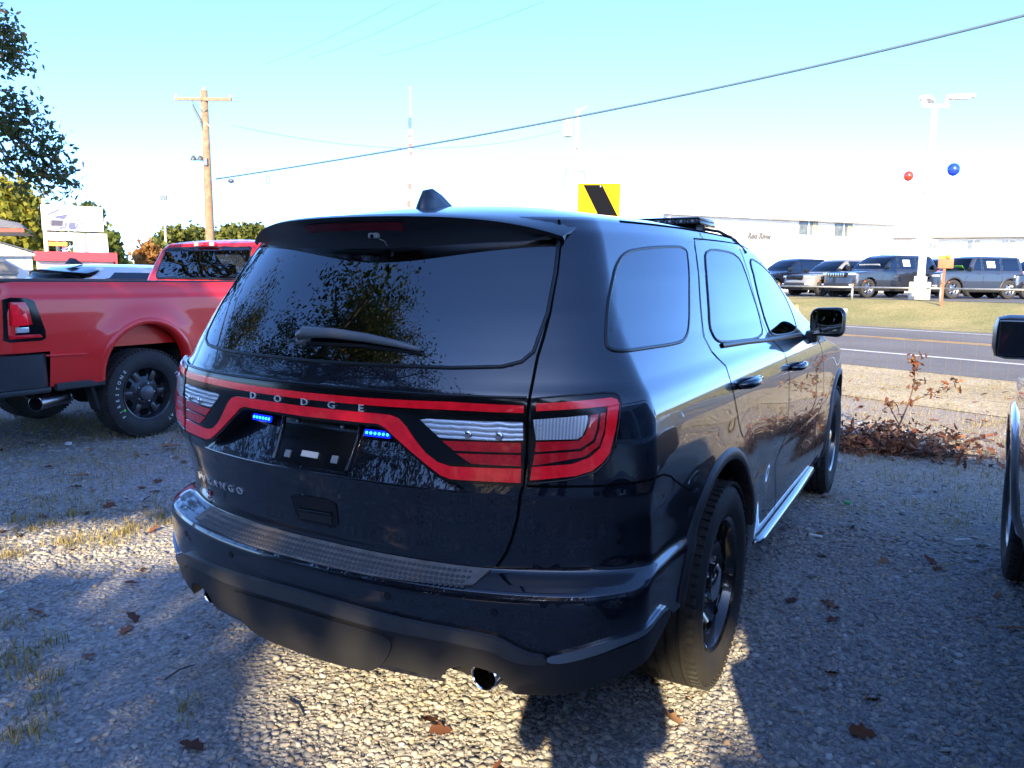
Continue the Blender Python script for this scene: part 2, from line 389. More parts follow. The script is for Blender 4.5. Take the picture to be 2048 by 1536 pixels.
# ------------------------------------------------------------------ ground, road, bank, far lot
RD = Vector((-.908, .418, 0)); RN = Vector((.418, .908, 0))          # along the road, across it
def rp(n, t, z=0.0): return RN*n+RD*t+Vector((0,0,z))
def ground_mat(name, cols, patch=.35, fine=60, bump=.5, extra=None, rough=.95):
    m = bpy.data.materials.new(name); m.use_nodes = True; nt = m.node_tree; b = nt.nodes['Principled BSDF']; b.inputs['Roughness'].default_value = rough; b.inputs['Specular IOR Level'].default_value = .2
    tc = nt.nodes.new('ShaderNodeTexCoord')
    def noise(sc, d=6, r=.6):
        n = nt.nodes.new('ShaderNodeTexNoise'); n.inputs['Scale'].default_value = sc; n.inputs['Detail'].default_value = d; n.inputs['Roughness'].default_value = r; nt.links.new(tc.outputs['Object'], n.inputs['Vector']); return n
    a, f = noise(patch), noise(fine, 3)
    v = nt.nodes.new('ShaderNodeTexVoronoi'); v.inputs['Scale'].default_value = fine*.9; nt.links.new(tc.outputs['Object'], v.inputs['Vector'])
    r1 = _ramp(nt, [(.38,cols[0]),(.62,cols[1])]); nt.links.new(a.outputs['Fac'], r1.inputs[0]); col1 = r1.outputs[0]
    if extra:            # bare packed dirt between the gravel: ragged patches, and most of the strip by the road
        nz = noise(1.1, 8, .7); sx = nt.nodes.new('ShaderNodeSeparateXYZ'); nt.links.new(tc.outputs['Object'], sx.inputs[0])
        def mrange(src, lo, hi, o0=0., o1=1.):
            n = nt.nodes.new('ShaderNodeMapRange'); n.inputs[1].default_value = lo; n.inputs[2].default_value = hi; n.inputs[3].default_value = o0; n.inputs[4].default_value = o1; nt.links.new(src, n.inputs[0]); return n.outputs[0]
        def mth(op, p, q):
            n = nt.nodes.new('ShaderNodeMath'); n.operation = op
            for i, w in enumerate((p, q)):
                if isinstance(w, (int, float)): n.inputs[i].default_value = w
                else: nt.links.new(w, n.inputs[i])
            return n.outputs[0]
        pos = mth('MULTIPLY', mrange(sx.outputs[1], 2.4, 4.6), mrange(sx.outputs[0], -.2, .9)); msk = mrange(mth('ADD', nz.outputs['Fac'], mth('MULTIPLY', pos, .22)), .55, .68)
        mxd = nt.nodes.new('ShaderNodeMix'); mxd.data_type = 'RGBA'; nt.links.new(msk, mxd.inputs[0]); nt.links.new(col1, mxd.inputs[6]); mxd.inputs[7].default_value = (*extra, 1); col1 = mxd.outputs[2]
    r2 = _ramp(nt, [(.25,(.55,.55,.55)),(.75,(1.35,1.35,1.35))]); nt.links.new(f.outputs['Fac'], r2.inputs[0])
    mx = nt.nodes.new('ShaderNodeMix'); mx.data_type = 'RGBA'; mx.blend_type = 'MULTIPLY'; mx.inputs[0].default_value = 1.0
    nt.links.new(col1, mx.inputs[6]); nt.links.new(r2.outputs[0], mx.inputs[7])
    mx2 = nt.nodes.new('ShaderNodeMix'); mx2.data_type = 'RGBA'; mx2.blend_type = 'MULTIPLY'; mx2.inputs[0].default_value = .8
    bw = nt.nodes.new('ShaderNodeRGBToBW'); nt.links.new(v.outputs['Color'], bw.inputs[0]); gr = _ramp(nt, [(.1,(.45,.45,.46)),(.9,(1.0,.985,.96))]); nt.links.new(bw.outputs[0], gr.inputs[0])
    nt.links.new(mx.outputs[2], mx2.inputs[6]); nt.links.new(gr.outputs[0], mx2.inputs[7])
    hs = nt.nodes.new('ShaderNodeHueSaturation'); hs.inputs['Saturation'].default_value = .75; hs.inputs['Value'].default_value = 1.25; nt.links.new(mx2.outputs[2], hs.inputs['Color'])
    nt.links.new(hs.outputs[0], b.inputs['Base Color'])
    bp = nt.nodes.new('ShaderNodeBump'); bp.inputs['Strength'].default_value = bump; bp.inputs['Distance'].default_value = .02
    nt.links.new(v.outputs['Distance'], bp.inputs['Height']); nt.links.new(bp.outputs[0], b.inputs['Normal'])
    return m
gravel_mat = ground_mat('gravel_lot', ((.27,.262,.25),(.35,.335,.31)), .45, 55, .6, extra=(.33,.265,.185))
dirt_mat = ground_mat('dry_shoulder', ((.36,.28,.13),(.46,.37,.20)), .6, 40, .5)
asphalt = ground_mat('asphalt', ((.135,.133,.132),(.175,.172,.168)), .25, 70, .25)
lot_asphalt = ground_mat('lot_asphalt', ((.11,.11,.115),(.15,.15,.155)), .3, 40, .2)
def sheet(name, n0, n1, t0, t1, z, m, kind='structure', zz=None, seg=1):
    v = []; f = []
    for k in range(seg+1):
        t = t0+(t1-t0)*k/seg; v += [rp(n0, t, z if zz is None else zz[0]), rp(n1, t, z if zz is None else zz[1])]
    f = [(2*k, 2*k+1, 2*k+3, 2*k+2) for k in range(seg)]
    me = mesh(name, v, f); bm = bmesh.new(); bm.from_mesh(me); bmesh.ops.recalc_face_normals(bm, faces=bm.faces[:]); bm.normal_update()
    bm.faces.ensure_lookup_table()
    if bm.faces[0].normal.z < 0: bmesh.ops.reverse_faces(bm, faces=bm.faces[:])
    bm.to_mesh(me); bm.free()
    o = link(name, me, m); 
    if kind: o['kind'] = kind
    return o
# the lot: one sheet to the horizon, slightly uneven near the cars
rng = np.random.default_rng(3)
g = link('ground', mesh('ground', [(-900,-900,0),(900,-900,0),(900,900,0),(-900,900,0)], [(0,1,2,3)]), gravel_mat); g['kind'] = 'structure'
sheet('dirt_shoulder', 8.6, 12.4, -40, 200, .008, dirt_mat)
road = sheet('road', 12.2, 24.4, -200, 420, .013, asphalt)
line_white = mat('line_white', (.62,.62,.60), .6, noise=(3,.72,1.1)); line_yellow = mat('line_yellow', (.62,.36,.045), .6, noise=(3,.75,1.1))
def line(n, w, t0, t1, m): 
    o = sheet('road_line', n-w/2, n+w/2, t0, t1, .018, m, kind=None); o.parent = road; return o
line(15.05, .22, -200, 420, line_white); line(23.45, .20, -200, 420, line_white)
line(19.22, .16, -200, 420, line_yellow); line(19.56, .16, -200, 420, line_yellow)
line(21.7, .14, 1.0, 2.4, line_white)
# grass bank up to the dealer's lot, then the lot
bank_mat = ground_mat('bank_grass', ((.22,.21,.040),(.32,.26,.060)), .5, 30, .6)
v, f = [], []; N_, T_ = 14, 60
for i in range(N_+1):
    n = 24.3+(30.4-24.3)*i/N_
    for k in range(T_+1):
        t = -40+160*k/T_; z = .012+.80*float(smoothv(24.3, 30.4, n))+.02*math.sin(t*1.3+n)*math.sin(n*.9+.4*t)*(0 < i < N_)
        v.append(rp(n, t, z))
f = [(i*(T_+1)+k, i*(T_+1)+k+1, (i+1)*(T_+1)+k+1, (i+1)*(T_+1)+k) for i in range(N_) for k in range(T_)]
bank = MB().add(v, f).build('grass_bank', bank_mat, None, smooth=True); bank['kind'] = 'structure'
if bank.data.polygons[0].normal.z < 0: bank.data.flip_normals()
dlot = sheet('dealer_lot', 30.4, 130, -40, 120, .812, lot_asphalt)
kerb = sheet('lot_kerb', 30.1, 30.4, -40, 120, .83, mat('kerb_concrete',(.42,.41,.39),.8,noise=(5,.8,1.15)))
def lot_z(n): return .012+.80*float(smoothv(24.3, 30.4, n))
def ndist(p): return RN.dot(Vector(p))
# gravel stones, loose grass, fallen leaves: nobody could count them
def view_ok(P, margin=0.08):
    d = P-np.array(CAM)[None]; x = d@np.array(_r); y = d@np.array(_u); z = d@np.array(_f)
    return (z > .3) & (np.abs(x/np.maximum(z,.01)) < 1024/1540+margin) & (np.abs(y/np.maximum(z,.01)) < 768/1540+margin)
_bm = bmesh.new(); bmesh.ops.create_icosphere(_bm, subdivisions=1, radius=1.0); _bm.verts.index_update()
ICO_V = np.array([v.co for v in _bm.verts]); ICO_F = np.array([[v.index for v in f.verts] for f in _bm.faces]); _bm.free()
def stones(name, n, d0, d1, smin, smax, m, seed):
    rg = np.random.default_rng(seed); N = n*6
    r = np.sqrt(rg.uniform(d0**2, d1**2, N)); a = R_(29.436)+rg.uniform(-.95, .95, N)
    P = np.stack([CAM.x-np.sin(a)*r, CAM.y+np.cos(a)*r, np.zeros(N)], -1); P = P[view_ok(P, .28)]
    # thin out where grass and bare dirt take over
    cl = np.sin(P[:,0]*1.7+1.3*np.sin(P[:,1]*1.1))*np.sin(P[:,1]*1.9+.7)
    keep = rg.uniform(0,1,len(P)) < np.clip(.70+.75*cl+.3*np.sin(P[:,0]*5.3+2*P[:,1])*np.sin(P[:,1]*4.1), .12, 1)*np.where((P[:,1] > 3.4)&(P[:,0] > .4), .22, 1)*np.where((P[:,0] < -3.2), .45, 1)
    P = P[keep][:n]; k = len(P)
    s = rg.uniform(0,1,k)**1.7*(smax-smin)+smin
    sc = np.stack([s*rg.uniform(.8,1.25,k), s*rg.uniform(.6,1.0,k), s*rg.uniform(.30,.60,k)], -1)
    P[:,2] = sc[:,2]*rg.uniform(-.35,.35,k)
    bv = ICO_V[None]*(1+np.clip(rg.normal(0,.26,(k,12,1)),-.5,.6))
    return scatter(name, bv, ICO_F, P, sc, rot_random(rg, k, .5), rg.uniform(0,1,k), m, kind='stuff')
stone_mat = mat_rnd('stone', [(0,(.17,.17,.175)),(.30,(.27,.268,.265)),(.6,(.36,.35,.335)),(.82,(.42,.39,.34)),(.93,(.38,.29,.20)),(.985,(.44,.42,.40)),(1,(.60,.59,.57))], rough=.85, bump=(90,.35,.004), spec=.3)
stones('gravel', 46000, 1.3, 4.6, .0045, .0185, stone_mat, 11)
stones('grit', 30000, 1.4, 3.6, .0025, .006, stone_mat, 13)
stones('gravel_far', 20000, 4.4, 9.0, .010, .024, stone_mat, 12)
# ------------------------------------------------------------------ trees
bark = mat('bark', (.10,.080,.062), .95, noise=(7,.55,1.5), bump=(24,.9,.03))
twig = mat('twig', (.075,.06,.05), .9)
LEAF_V = np.array([(0,-.5,0),(.17,-.30,.03),(.13,-.12,.02),(.34,.05,.06),(.20,.20,.03),(.22,.42,.05),(0,.55,.0),(-.22,.42,.05),(-.20,.20,.03),(-.34,.05,.06),(-.13,-.12,.02),(-.17,-.30,.03)])
LEAF_F = [(0,1,2),(0,2,10),(0,10,11),(2,3,4),(2,4,8),(2,8,10),(10,8,9),(4,5,6),(4,6,8),(8,6,7)]
QUAD_V = np.array([(-.5,-.5,0),(.5,-.5,.08),(.42,.5,0),(-.42,.5,.08)]); QUAD_F = [(0,1,2,3)]
oak_leaf = mat_rnd('oak_leaf', [(0,(.018,.032,.010)),(.45,(.035,.058,.016)),(.7,(.065,.075,.020)),(.85,(.16,.095,.030)),(1,(.24,.12,.04))], .55, trans=.5)
yellow_leaf = mat_rnd('yellow_leaf', [(0,(.11,.13,.014)),(.5,(.22,.21,.022)),(.85,(.32,.26,.03)),(1,(.36,.22,.03))], .6, trans=.4)
green_leaf = mat_rnd('green_leaf', [(0,(.045,.075,.014)),(.5,(.09,.125,.022)),(1,(.16,.17,.035))], .6, trans=.35)
pine_leaf = mat_rnd('pine_leaf', [(0,(.065,.085,.016)),(.5,(.12,.135,.022)),(1,(.19,.18,.04))], .7, trans=.25)
orange_leaf = mat_rnd('orange_leaf', [(0,(.22,.09,.02)),(.5,(.34,.15,.04)),(1,(.30,.20,.06))], .6, trans=.4)
def limbs(rg, base, top, r0, n, spread, crown_lo, lean=(0,0)):
    """trunk plus limbs; returns tubes and the limb tips"""
    mb = MB(); H = (Vector(top)-Vector(base)).length; pts = []
    for k in range(8):
        t = k/7; pts.append(Vector(base).lerp(Vector(top), t)+Vector((rg.normal(0,.03*H*.2*t), rg.normal(0,.03*H*.2*t), 0)))
    mb.tube(pts, [r0*(1.25 if k == 0 else 1)*(1-.85*k/7) for k in range(8)], 9); tips = [pts[-1]]
    for i in range(n):
        t = crown_lo+(1-crown_lo)*(i+rg.uniform(0,.8))/n; p = Vector(base).lerp(Vector(top), min(t,.98)); a = rg.uniform(0,2*math.pi); L = spread*(1-.55*max(0,t-crown_lo)/(1-crown_lo+1e-6))*rg.uniform(.7,1.05)
        d = Vector((math.cos(a), math.sin(a), rg.uniform(.15,.6))); q = [p+d*L*u+Vector((0,0,-.10*L*u*u))+Vector(rg.normal(0,.05*L,3))*u for u in (0,.33,.66,1)]
        rr = r0*(1-.8*t)*.55; mb.tube(q, [rr,rr*.7,rr*.45,rr*.2], 6); tips += q[1:]
        for b in range(3):
            s = q[1+b % 2]; e = s+Vector((rg.normal(0,1), rg.normal(0,1), rg.normal(.25,.6))).normalized()*L*rg.uniform(.3,.5); mb.tube([s, (s+e)/2+Vector(rg.normal(0,.04*L,3)), e], [rr*.4,rr*.25,rr*.1], 5); tips.append(e)
    return mb, tips
def tree(name, label, base, h, spread, r0, n_limb, n_leaf, leaf, leaf_mat, seed, crown_lo=.35, shape=LEAF_V, faces=LEAF_F, clump=.9, group=None, gaps=None, flat=1.0, cat='tree', keep=None, reach=None):
    rg = np.random.default_rng(seed); root = thing(name, label, cat, base, 0, group)
    mb, tips = limbs(rg, (0,0,-.1), (rg.normal(0,.04*h), rg.normal(0,.04*h), h*.86), r0, n_limb, spread, crown_lo)
    if reach:          # long low limb with side twigs; the tips are given in world coordinates
        for path, rr in reach:
            q = [Vector(p)-Vector(base) for p in path]; mb.tube(q, [rr*(1-.8*i/(len(q)-1)) for i in range(len(q))], 6); tips += [p for p in q[2:] for _ in range(1)]
    mb.build('trunk', bark, root, auto=60)
    T = np.array([tuple(t) for t in tips]); idx = rg.integers(0, len(T), n_leaf); P = T[idx]+rg.normal(0,1,(n_leaf,3))*clump*rg.uniform(.35,1.0,(n_leaf,1))*np.array([1,1,.75*flat])
    W = P+np.array(base)
    ok = W[:,2] > .8
    if gaps: ok &= ~gaps(W)
    if keep: ok &= keep(W)
    P = P[ok]; n = len(P); s = leaf*rg.uniform(.65,1.25,n)
    rn = np.clip(.5*rg.uniform(0,1,n)+.5*np.repeat(rg.uniform(0,1,1),n)*0+.5*np.mod(idx[ok]*.618,1.0), 0, 1)
    scatter('crown', shape, faces, P, np.stack([s,s,s],-1), rot_random(rg, n), rn, leaf_mat, root)
    return root
# sunlight that reaches the ground: leaves whose shadow would fall on these spots are not there
SUNSPOTS = [[(-.80,.62),(-.52,.22),(-.25,.06),(0,-.08),(.25,-.35),(.62,-.6),(.62,1.1),(.1,1.1),(-.4,.95)], [(-3.3,.45),(-3.0,.98),(-2.35,1.55),(-1.75,1.22),(-1.85,.62),(-2.4,.35)], [(-4.4,.6),(-4.2,1.1),(-3.4,.95),(-3.5,.55)],
            [(.62,-.4),(.62,1.5),(1.05,2.1),(1.15,1.0),(1.0,-.4)]]
def sun_gap(W):
    k = W[:,2]/SUN_DIR.z; gx, gy = W[:,0]-SUN_DIR.x*k, W[:,1]-SUN_DIR.y*k
    m = np.zeros(len(W), bool)
    for poly in SUNSPOTS:
        m |= in_poly(gx, gy, poly)
    # nothing beyond the shaded strip: the road side stays in the sun
    m |= (gy > 6.3+.45*np.sin(gx*2.1)) 
    return m
def pix(u, v, Z):       # world point seen at photo pixel (u,v), depth Z metres along the lens axis
    return CAM+(_f+_r*((u-1024)/1540)-_u*((v-768)/1540))*Z
def oak_limb():
    root = Vector((-13.2,-2.2,3.6)); a = pix(-230,120,10.6); b = pix(-60,215,10.2); out = [([root, root.lerp(a,.5)+Vector((0,0,.5)), a, b], .10)]
    for k, (u, v) in enumerate(((20,205),(60,225),(85,262),(30,268),(105,300),(118,345),(70,312),(20,325),(135,362),(45,352),(88,345),(10,240))):
        out.append(([b, b.lerp(pix(u,v,10),.5)+Vector((0,0,.08)), pix(u-6,v-4,10.0), pix(u,v,10+.1*(k%3))], .022))
    c = pix(-80,60,10.4); out.append(([root, root.lerp(c,.5)+Vector((0,0,.9)), c], .07))
    for u, v in ((8,55),(22,85),(12,110),(36,122),(2,75)): out.append(([c, c.lerp(pix(u,v,10.2),.5), pix(u-4,v-3,10.2), pix(u,v,10.2)], .018))
    return out
OAK_LIMB = oak_limb()
def limb_leaves():
    rg = np.random.default_rng(9); T = []
    for path, r in OAK_LIMB:
        if r < .03: T += [tuple(path[-1]), tuple(path[-2]), tuple(path[-2].lerp(path[-1],.5))]
    T = np.array(T); n = 1900; i = rg.integers(0,len(T),n); P = T[i]+rg.normal(0,.11,(n,3)); P -= np.array(OAK.location); s = .082*rg.uniform(.6,1.25,n)
    scatter('leaf_spray', LEAF_V, LEAF_F, P, np.stack([s,s,s],-1), rot_random(rg,n), np.clip(.55*rg.uniform(0,1,n)+.5*np.mod(i*.618,1),0,1), mat_rnd('oak_leaf_lit', [(0,(.04,.065,.022)),(.45,(.075,.11,.035)),(.7,(.13,.14,.04)),(.85,(.26,.16,.06)),(1,(.34,.19,.07))], .55, trans=.5), OAK)  # lit copy of oak_leaf: brightness painted into the spray's leaf colours
OAK = tree('oak_tree', 'big oak with browning leaves hanging into the picture at upper left', (-13.2,-2.2,0), 9.5, 4.6, .30, 16, 9000, .17, oak_leaf, 21, reach=OAK_LIMB, crown_lo=.28, clump=.75, keep=lambda W: ~view_ok(W, .03))
limb_leaves()
tree('oak_tree', 'leafy oak behind the photographer, seen only as a dark reflection in the rear window', (-5.0,-4.9,0), 10.2, 5.0, .32, 22, 38000, .11, oak_leaf, 22, crown_lo=.25, clump=.60, group='oaks behind the photographer')
tree('oak_tree', 'nearest oak behind the photographer, shading the parked cars', (6.9,-10.2,0), 9.0, 5.0, .30, 15, 15000, .26, oak_leaf, 23, crown_lo=.18, clump=1.1, gaps=sun_gap, group='oaks behind the photographer')
tree('oak_tree', 'oak behind the photographer on the pickup side, shading the gravel', (.9,-12.8,0), 9.5, 5.2, .30, 15, 15000, .26, oak_leaf, 24, crown_lo=.15, clump=1.1, gaps=sun_gap, group='oaks behind the photographer')
tree('oak_tree', 'oak behind the photographer farthest to the left, shading the pickup', (-4.6,-13.5,0), 9.5, 4.6, .28, 14, 11000, .28, oak_leaf, 25, crown_lo=.15, clump=1.1, gaps=sun_gap, group='oaks behind the photographer')

def back_wood():          # the wood that closes the lot off behind the photographer
    rg = np.random.default_rng(91); n = 26000; x = rg.uniform(-34,34,n); P = np.stack([x, -20-3*np.sin(x*.21)+rg.normal(0,1.6,n)-.012*x*x, np.zeros(n)], -1)
    top = 6.3+1.1*np.sin(x*.55+1)+.7*np.sin(x*1.7); P[:,2] = rg.uniform(.0,1,n)**.85*top; s = rg.uniform(.28,.55,n)
    scatter('back_wood', QUAD_V, QUAD_F, P, np.stack([s,s,s],-1), rot_random(rg,n), rg.uniform(0,.8,n), oak_leaf, kind='stuff')
back_wood()
# ------------------------------------------------------------------ the black patrol SUV
YA, YFR, WR = 1.10, 4.16, .378
def d_rear(x, z):
    e = .462-(z-.955)*1.42
    return .055*np.clip((z-.921)/.13, 0, 1)*(1-smoothv(1.076, 1.092, z))*(1-smoothv(e-.018, e+.018, x))
def d_side(y, z):
    r = 1-.05*(1-smoothv(.15, 1.4, y))*smoothv(1.12, 1.5, z)
    f = 1-.11*smoothv(4.0, 5.15, y)**1.5*(1-smoothv(1.0, 1.12, z))
    return r*f*(1-.05*smoothv(2.0, 3.6, y)*smoothv(1.15, 1.6, z))
def d_add(y, z):
    a = 0
    for yc, k in ((YA, .012), (YFR, .006)):
        a = a+k*np.exp(-((np.sqrt((y-yc)**2+(z-.378)**2)-.48)/.10)**2)
    a = a-.018*smoothv(.69, .72, z)*(1-smoothv(.84, .97, z))*(1-smoothv(.45, .80, y))
    return a-.018*np.exp(-((z-.62)/.09)**2)*smoothv(1.7, 2.0, y)*(1-smoothv(3.3, 3.7, y))
DUR = dict(
 z=   [.30, .36, .42, .48, .54, .60, .655,.675,.690,.700,.708,.74, .80, .88, .92, 1.00,1.06,1.12,1.17,1.20,1.30,1.40,1.50,1.58,1.63,1.675],
 yr=  [.09, .02, -.005,-.015,-.022,-.028,-.03,-.02,.01,.046,.057,.055,.046,.026,.012,.018,.018,.018,.022,.032,.085,.14,.195,.245,.28,.315],
 w=   [.86,.885,.90,.905,.908,.911,.912,.912,.910,.908,.908,.908,.909,.909,.908,.906,.901,.890,.872,.852,.810,.776,.741,.705,.676,.625],
 bow= [.22,.23,.23,.23,.23,.23,.23,.23,.23,.23,.235,.24,.24,.24,.24,.24,.24,.24,.24,.24,.22,.20,.19,.18,.18,.18],
 rx=  [.22,.20,.19,.19,.19,.19,.19,.19,.19,.18,.178,.17,.16,.16,.16,.16,.17,.17,.17,.17,.13,.12,.11,.11,.11,.13],
 ry=  [.11,.11,.10,.10,.10,.10,.10,.10,.10,.09,.088,.08,.07,.07,.07,.08,.09,.10,.10,.10,.09,.08,.08,.08,.08,.11],
 yf=  [4.98,5.02,5.04,5.05,5.05,5.05,5.05,5.05,5.05,5.05,5.05,5.04,5.02,4.98,4.94,4.75,4.35,3.80,3.62,3.55,3.36,3.16,2.95,2.74,2.58,2.35],
 fbow=[.20]*16+[.18,.12]+[.10]*8, frx=[.40]*16+[.30,.20]+[.15]*8, fry=[.30]*16+[.25,.15]+[.12]*8,
 cap_h=.06, bow_pow=2.6, bow_gain=1.08, rear_extra=d_rear, side=d_side, side_add=d_add,
 droop=lambda y: -.035*np.clip((1.9-y)/1.6, 0, 2)**2-.045*np.clip((y-1.9)/1.0, 0, 2)**2)
_z = sorted(set(DUR['z'])|{1.225,1.25,1.275,1.325,1.35,1.375,1.425,1.45,1.475,1.52,1.54,1.56})          # the rear glass curves gently in height too
for _k in ('yr','w','bow','rx','ry','yf','fbow','frx','fry'): DUR[_k] = np.interp(_z, DUR['z'], DUR[_k]).tolist()
DUR['z'] = _z; DUR['yr'] = [.032+.40*(q-1.2)+.42*(q-1.2)**2 if 1.2 <= q <= 1.58 else y for q, y in zip(_z, DUR['yr'])]
SHUT = [(.586,1.665),(.612,1.613),(.634,1.515),(.650,1.40),(.652,1.33),(.650,1.279),(.653,1.218),(.654,1.171),(.655,1.032),(.646,.943),(.627,.864),(.607,.804),(.587,.756),(.560,.715)]
WIN_Q = [(.827,1.316),(.818,1.38),(.816,1.443),(.843,1.522),(.888,1.560),(.947,1.577),(1.131,1.589),(1.462,1.597),(1.472,1.533),(1.463,1.366),(1.434,1.305),(1.375,1.281),(1.258,1.279),(1.016,1.285),(.868,1.289),(.838,1.298)]
WIN_R = [(1.700,1.597),(2.233,1.590),(2.353,1.459),(2.483,1.330),(2.517,1.224),(1.802,1.248),(1.726,1.267),(1.682,1.307),(1.689,1.386),(1.675,1.504)]
WIN_F = [(2.439,1.585),(2.710,1.566),(2.977,1.523),(3.250,1.420),(3.360,1.30),(3.341,1.206),(2.671,1.220),(2.603,1.298),(2.504,1.430)]
GLASS = [(0,1.238),(.435,1.243),(.566,1.250),(.612,1.264),(.636,1.292),(.643,1.40),(.628,1.515),(.608,1.60),(.58,1.628),(0,1.628)]
RDSHUT = [(1.583,1.632),(1.572,1.594),(1.587,1.417),(1.602,1.279),(1.664,1.228),(1.792,1.172),(1.821,1.105),(1.888,.995),(1.95,.90)]
FDSHUT = [(2.296,1.621),(2.42,1.43),(2.55,1.28),(2.62,1.222),(2.84,1.142),(2.922,1.020),(2.925,.902),(2.86,.769),(2.80,.60),(2.78,.40)]
FENDER = [(3.80,1.17),(3.96,1.10),(4.05,.98),(4.08,.896),(4.05,.75),(4.02,.60),(4.00,.40)]
WIN_Q, WIN_R, WIN_F = (rounded(p, 2, .2) for p in (WIN_Q, WIN_R, WIN_F))
def sh(path, z): return np.interp(z, [p[1] for p in path][::-1], [p[0] for p in path][::-1])
def both(poly): return poly+[(-a, z) for a, z in poly[::-1] if a != 0]

def wheel(name, parent, c, side, r=.378, wd=.25, rim=.243, rim_mat=None, detail=True, spokes=8, cap_mat=None, n=64, style=None):
    """wheel with tyre, rim (> spokes, hub cap); the outer face looks to +x times side"""
    e = bpy.data.objects.new(name, None); C.objects.link(e); e.parent = parent; e.location = c; e.empty_display_size = .1
    h = wd/2; s = side
    prof = [(-h*.80,rim), (-h*.97,rim+.035), (-h*1.0,rim+.075), (-h*.92,r-.035), (-h*.80,r-.012)]
    if detail:
        for g in (-.50,-.17,.17,.50):
            prof += [(h*(g-.05),r-.002), (h*(g-.03),r-.011), (h*(g+.03),r-.011), (h*(g+.05),r-.002)]
    else: prof += [(-h*.4,r),(h*.4,r)]
    prof += [(h*.80,r-.012), (h*.92,r-.035), (h*1.0,rim+.075), (h*.97,rim+.035), (h*.80,rim)]
    mb = MB().lathe([(a*s,b) for a,b in prof], n=n)
    if detail:
        for k in range(72):          # shoulder lugs
            a = 2*math.pi*k/72
            for x0 in (-.80,.80):
                M = Matrix.Rotation(a, 3, 'X'); mb.box(M @ Vector((x0*h*s,0,r-.010)), (h*.26,.018,.012), M)
    mb.build('tyre', tyre_rubber, e, auto=35)
    rm = rim_mat or wheel_black
    mb = MB().lathe([(a*s,b) for a,b in [(h*.80,rim+.002),(h*.86,rim),(h*.80,rim-.014),(h*.62,rim-.022),(h*.30,rim-.030),(-h*.8,rim-.02),(-h*.8,rim+.002)]], n=n)
    rim_o = mb.build('rim', rm, e, auto=30)
    if style == 'steel':          # pressed steel disc with a ring of holes
        mb = MB().lathe([(a*s,b) for a,b in [(h*.30,rim-.031),(h*.34,rim*.84),(h*.56,rim*.74),(h*.58,rim*.62),(h*.40,rim*.50),(h*.42,rim*.34),(h*.46,0)]], n=n); mb.build('wheel_disc', rm, rim_o, auto=40)
        for k in range(12):
            a = 2*math.pi*k/12; c_ = Vector((h*.585*s, math.cos(a)*rim*.68, math.sin(a)*rim*.68)); MB().sphere(c_, .001, 10, 6, (8,17,17)).build('vent_hole', gap_dark, rim_o, smooth=True)
        spokes = 0
    else: mb = MB().lathe([(a*s,b) for a,b in [(h*.28,rim-.030),(h*.22,rim*.80),(h*.36,rim*.62),(h*.42,rim*.42),(h*.50,rim*.36),(h*.50,.0)]], n=n); mb.build('wheel_disc', rm, rim_o, auto=30)
    for k in range(spokes):
        a = 2*math.pi*(k+.5)/spokes; M = Matrix.Rotation(a, 3, 'X')
        sp = MB().box(M @ Vector((h*.36*s,0,rim*.70)), (.030,rim*.20,rim*.42), M, bev=.008); sp.build('spoke', rm, rim_o, auto=40)
        a2 = 2*math.pi*k/spokes; M = Matrix.Rotation(a2, 3, 'X')
        MB().box(M @ Vector((h*.355*s,0,rim*.72)), (.012,rim*.26,rim*.24), M, bev=.006).build('vent_hole', gap_dark, rim_o)
    cm = cap_mat or chrome
    MB().lathe([(a*s,b) for a,b in [(h*.48,rim*.30),(h*.72,rim*.28),(h*.80,rim*.20),(h*.82,.0)]], n=24).build('hub_cap', cm, rim_o, auto=40)
    for k in range(5):
        a = 2*math.pi*k/5; p = Vector((h*.46*s, math.cos(a)*rim*.345, math.sin(a)*rim*.345))
        MB().lathe([(0,.011),(.018*s,.010),(.022*s,0)], c=p, n=6).build('lug_nut', steel, rim_o)
    return e

def arch_trim(B, name, yc, zc, r, width, a0, a1, m, parent, sgn, thick=.012, off=.0):
    """lip round a wheel opening, following the body side"""
    n = 40; P = []; 
    def xs(y, z):
        i = int(np.clip(np.searchsorted(B.zc, z), 1, len(B.zc)-1)); h = B.V.shape[1]; lo, hi = B.n[0]+B.n[1]-4, h-B.n[0]-B.n[1]+4
        return float(np.interp(y, B.V[i,lo:hi,1], B.V[i,lo:hi,0]))
    v = []
    for k in range(n+1):
        a = a0+(a1-a0)*k/n; c, s_ = math.cos(a), math.sin(a)
        for rr, dx in ((r-.004,-.05),(r-.002,thick*.75),(r+.008,thick),(r+width*.75,thick*.85),(r+width,-.004)):
            y, z = yc+rr*c, zc+rr*s_; v.append((sgn*(xs(y, max(z,.31))+dx+off), y, z))
    f = [(k*5+j, k*5+j+1, (k+1)*5+j+1, (k+1)*5+j) for k in range(n) for j in range(4)]
    me = mesh(name, v, f); bm = bmesh.new(); bm.from_mesh(me); bmesh.ops.recalc_face_normals(bm, faces=bm.faces[:]); bm.normal_update(); bm.faces.ensure_lookup_table()
    if bm.faces[2].normal.x*sgn < 0: bmesh.ops.reverse_faces(bm, faces=bm.faces[:])
    bm.to_mesh(me); bm.free(); o = link(name, me, m, parent, True); me.set_sharp_from_angle(angle=R_(50)); return o

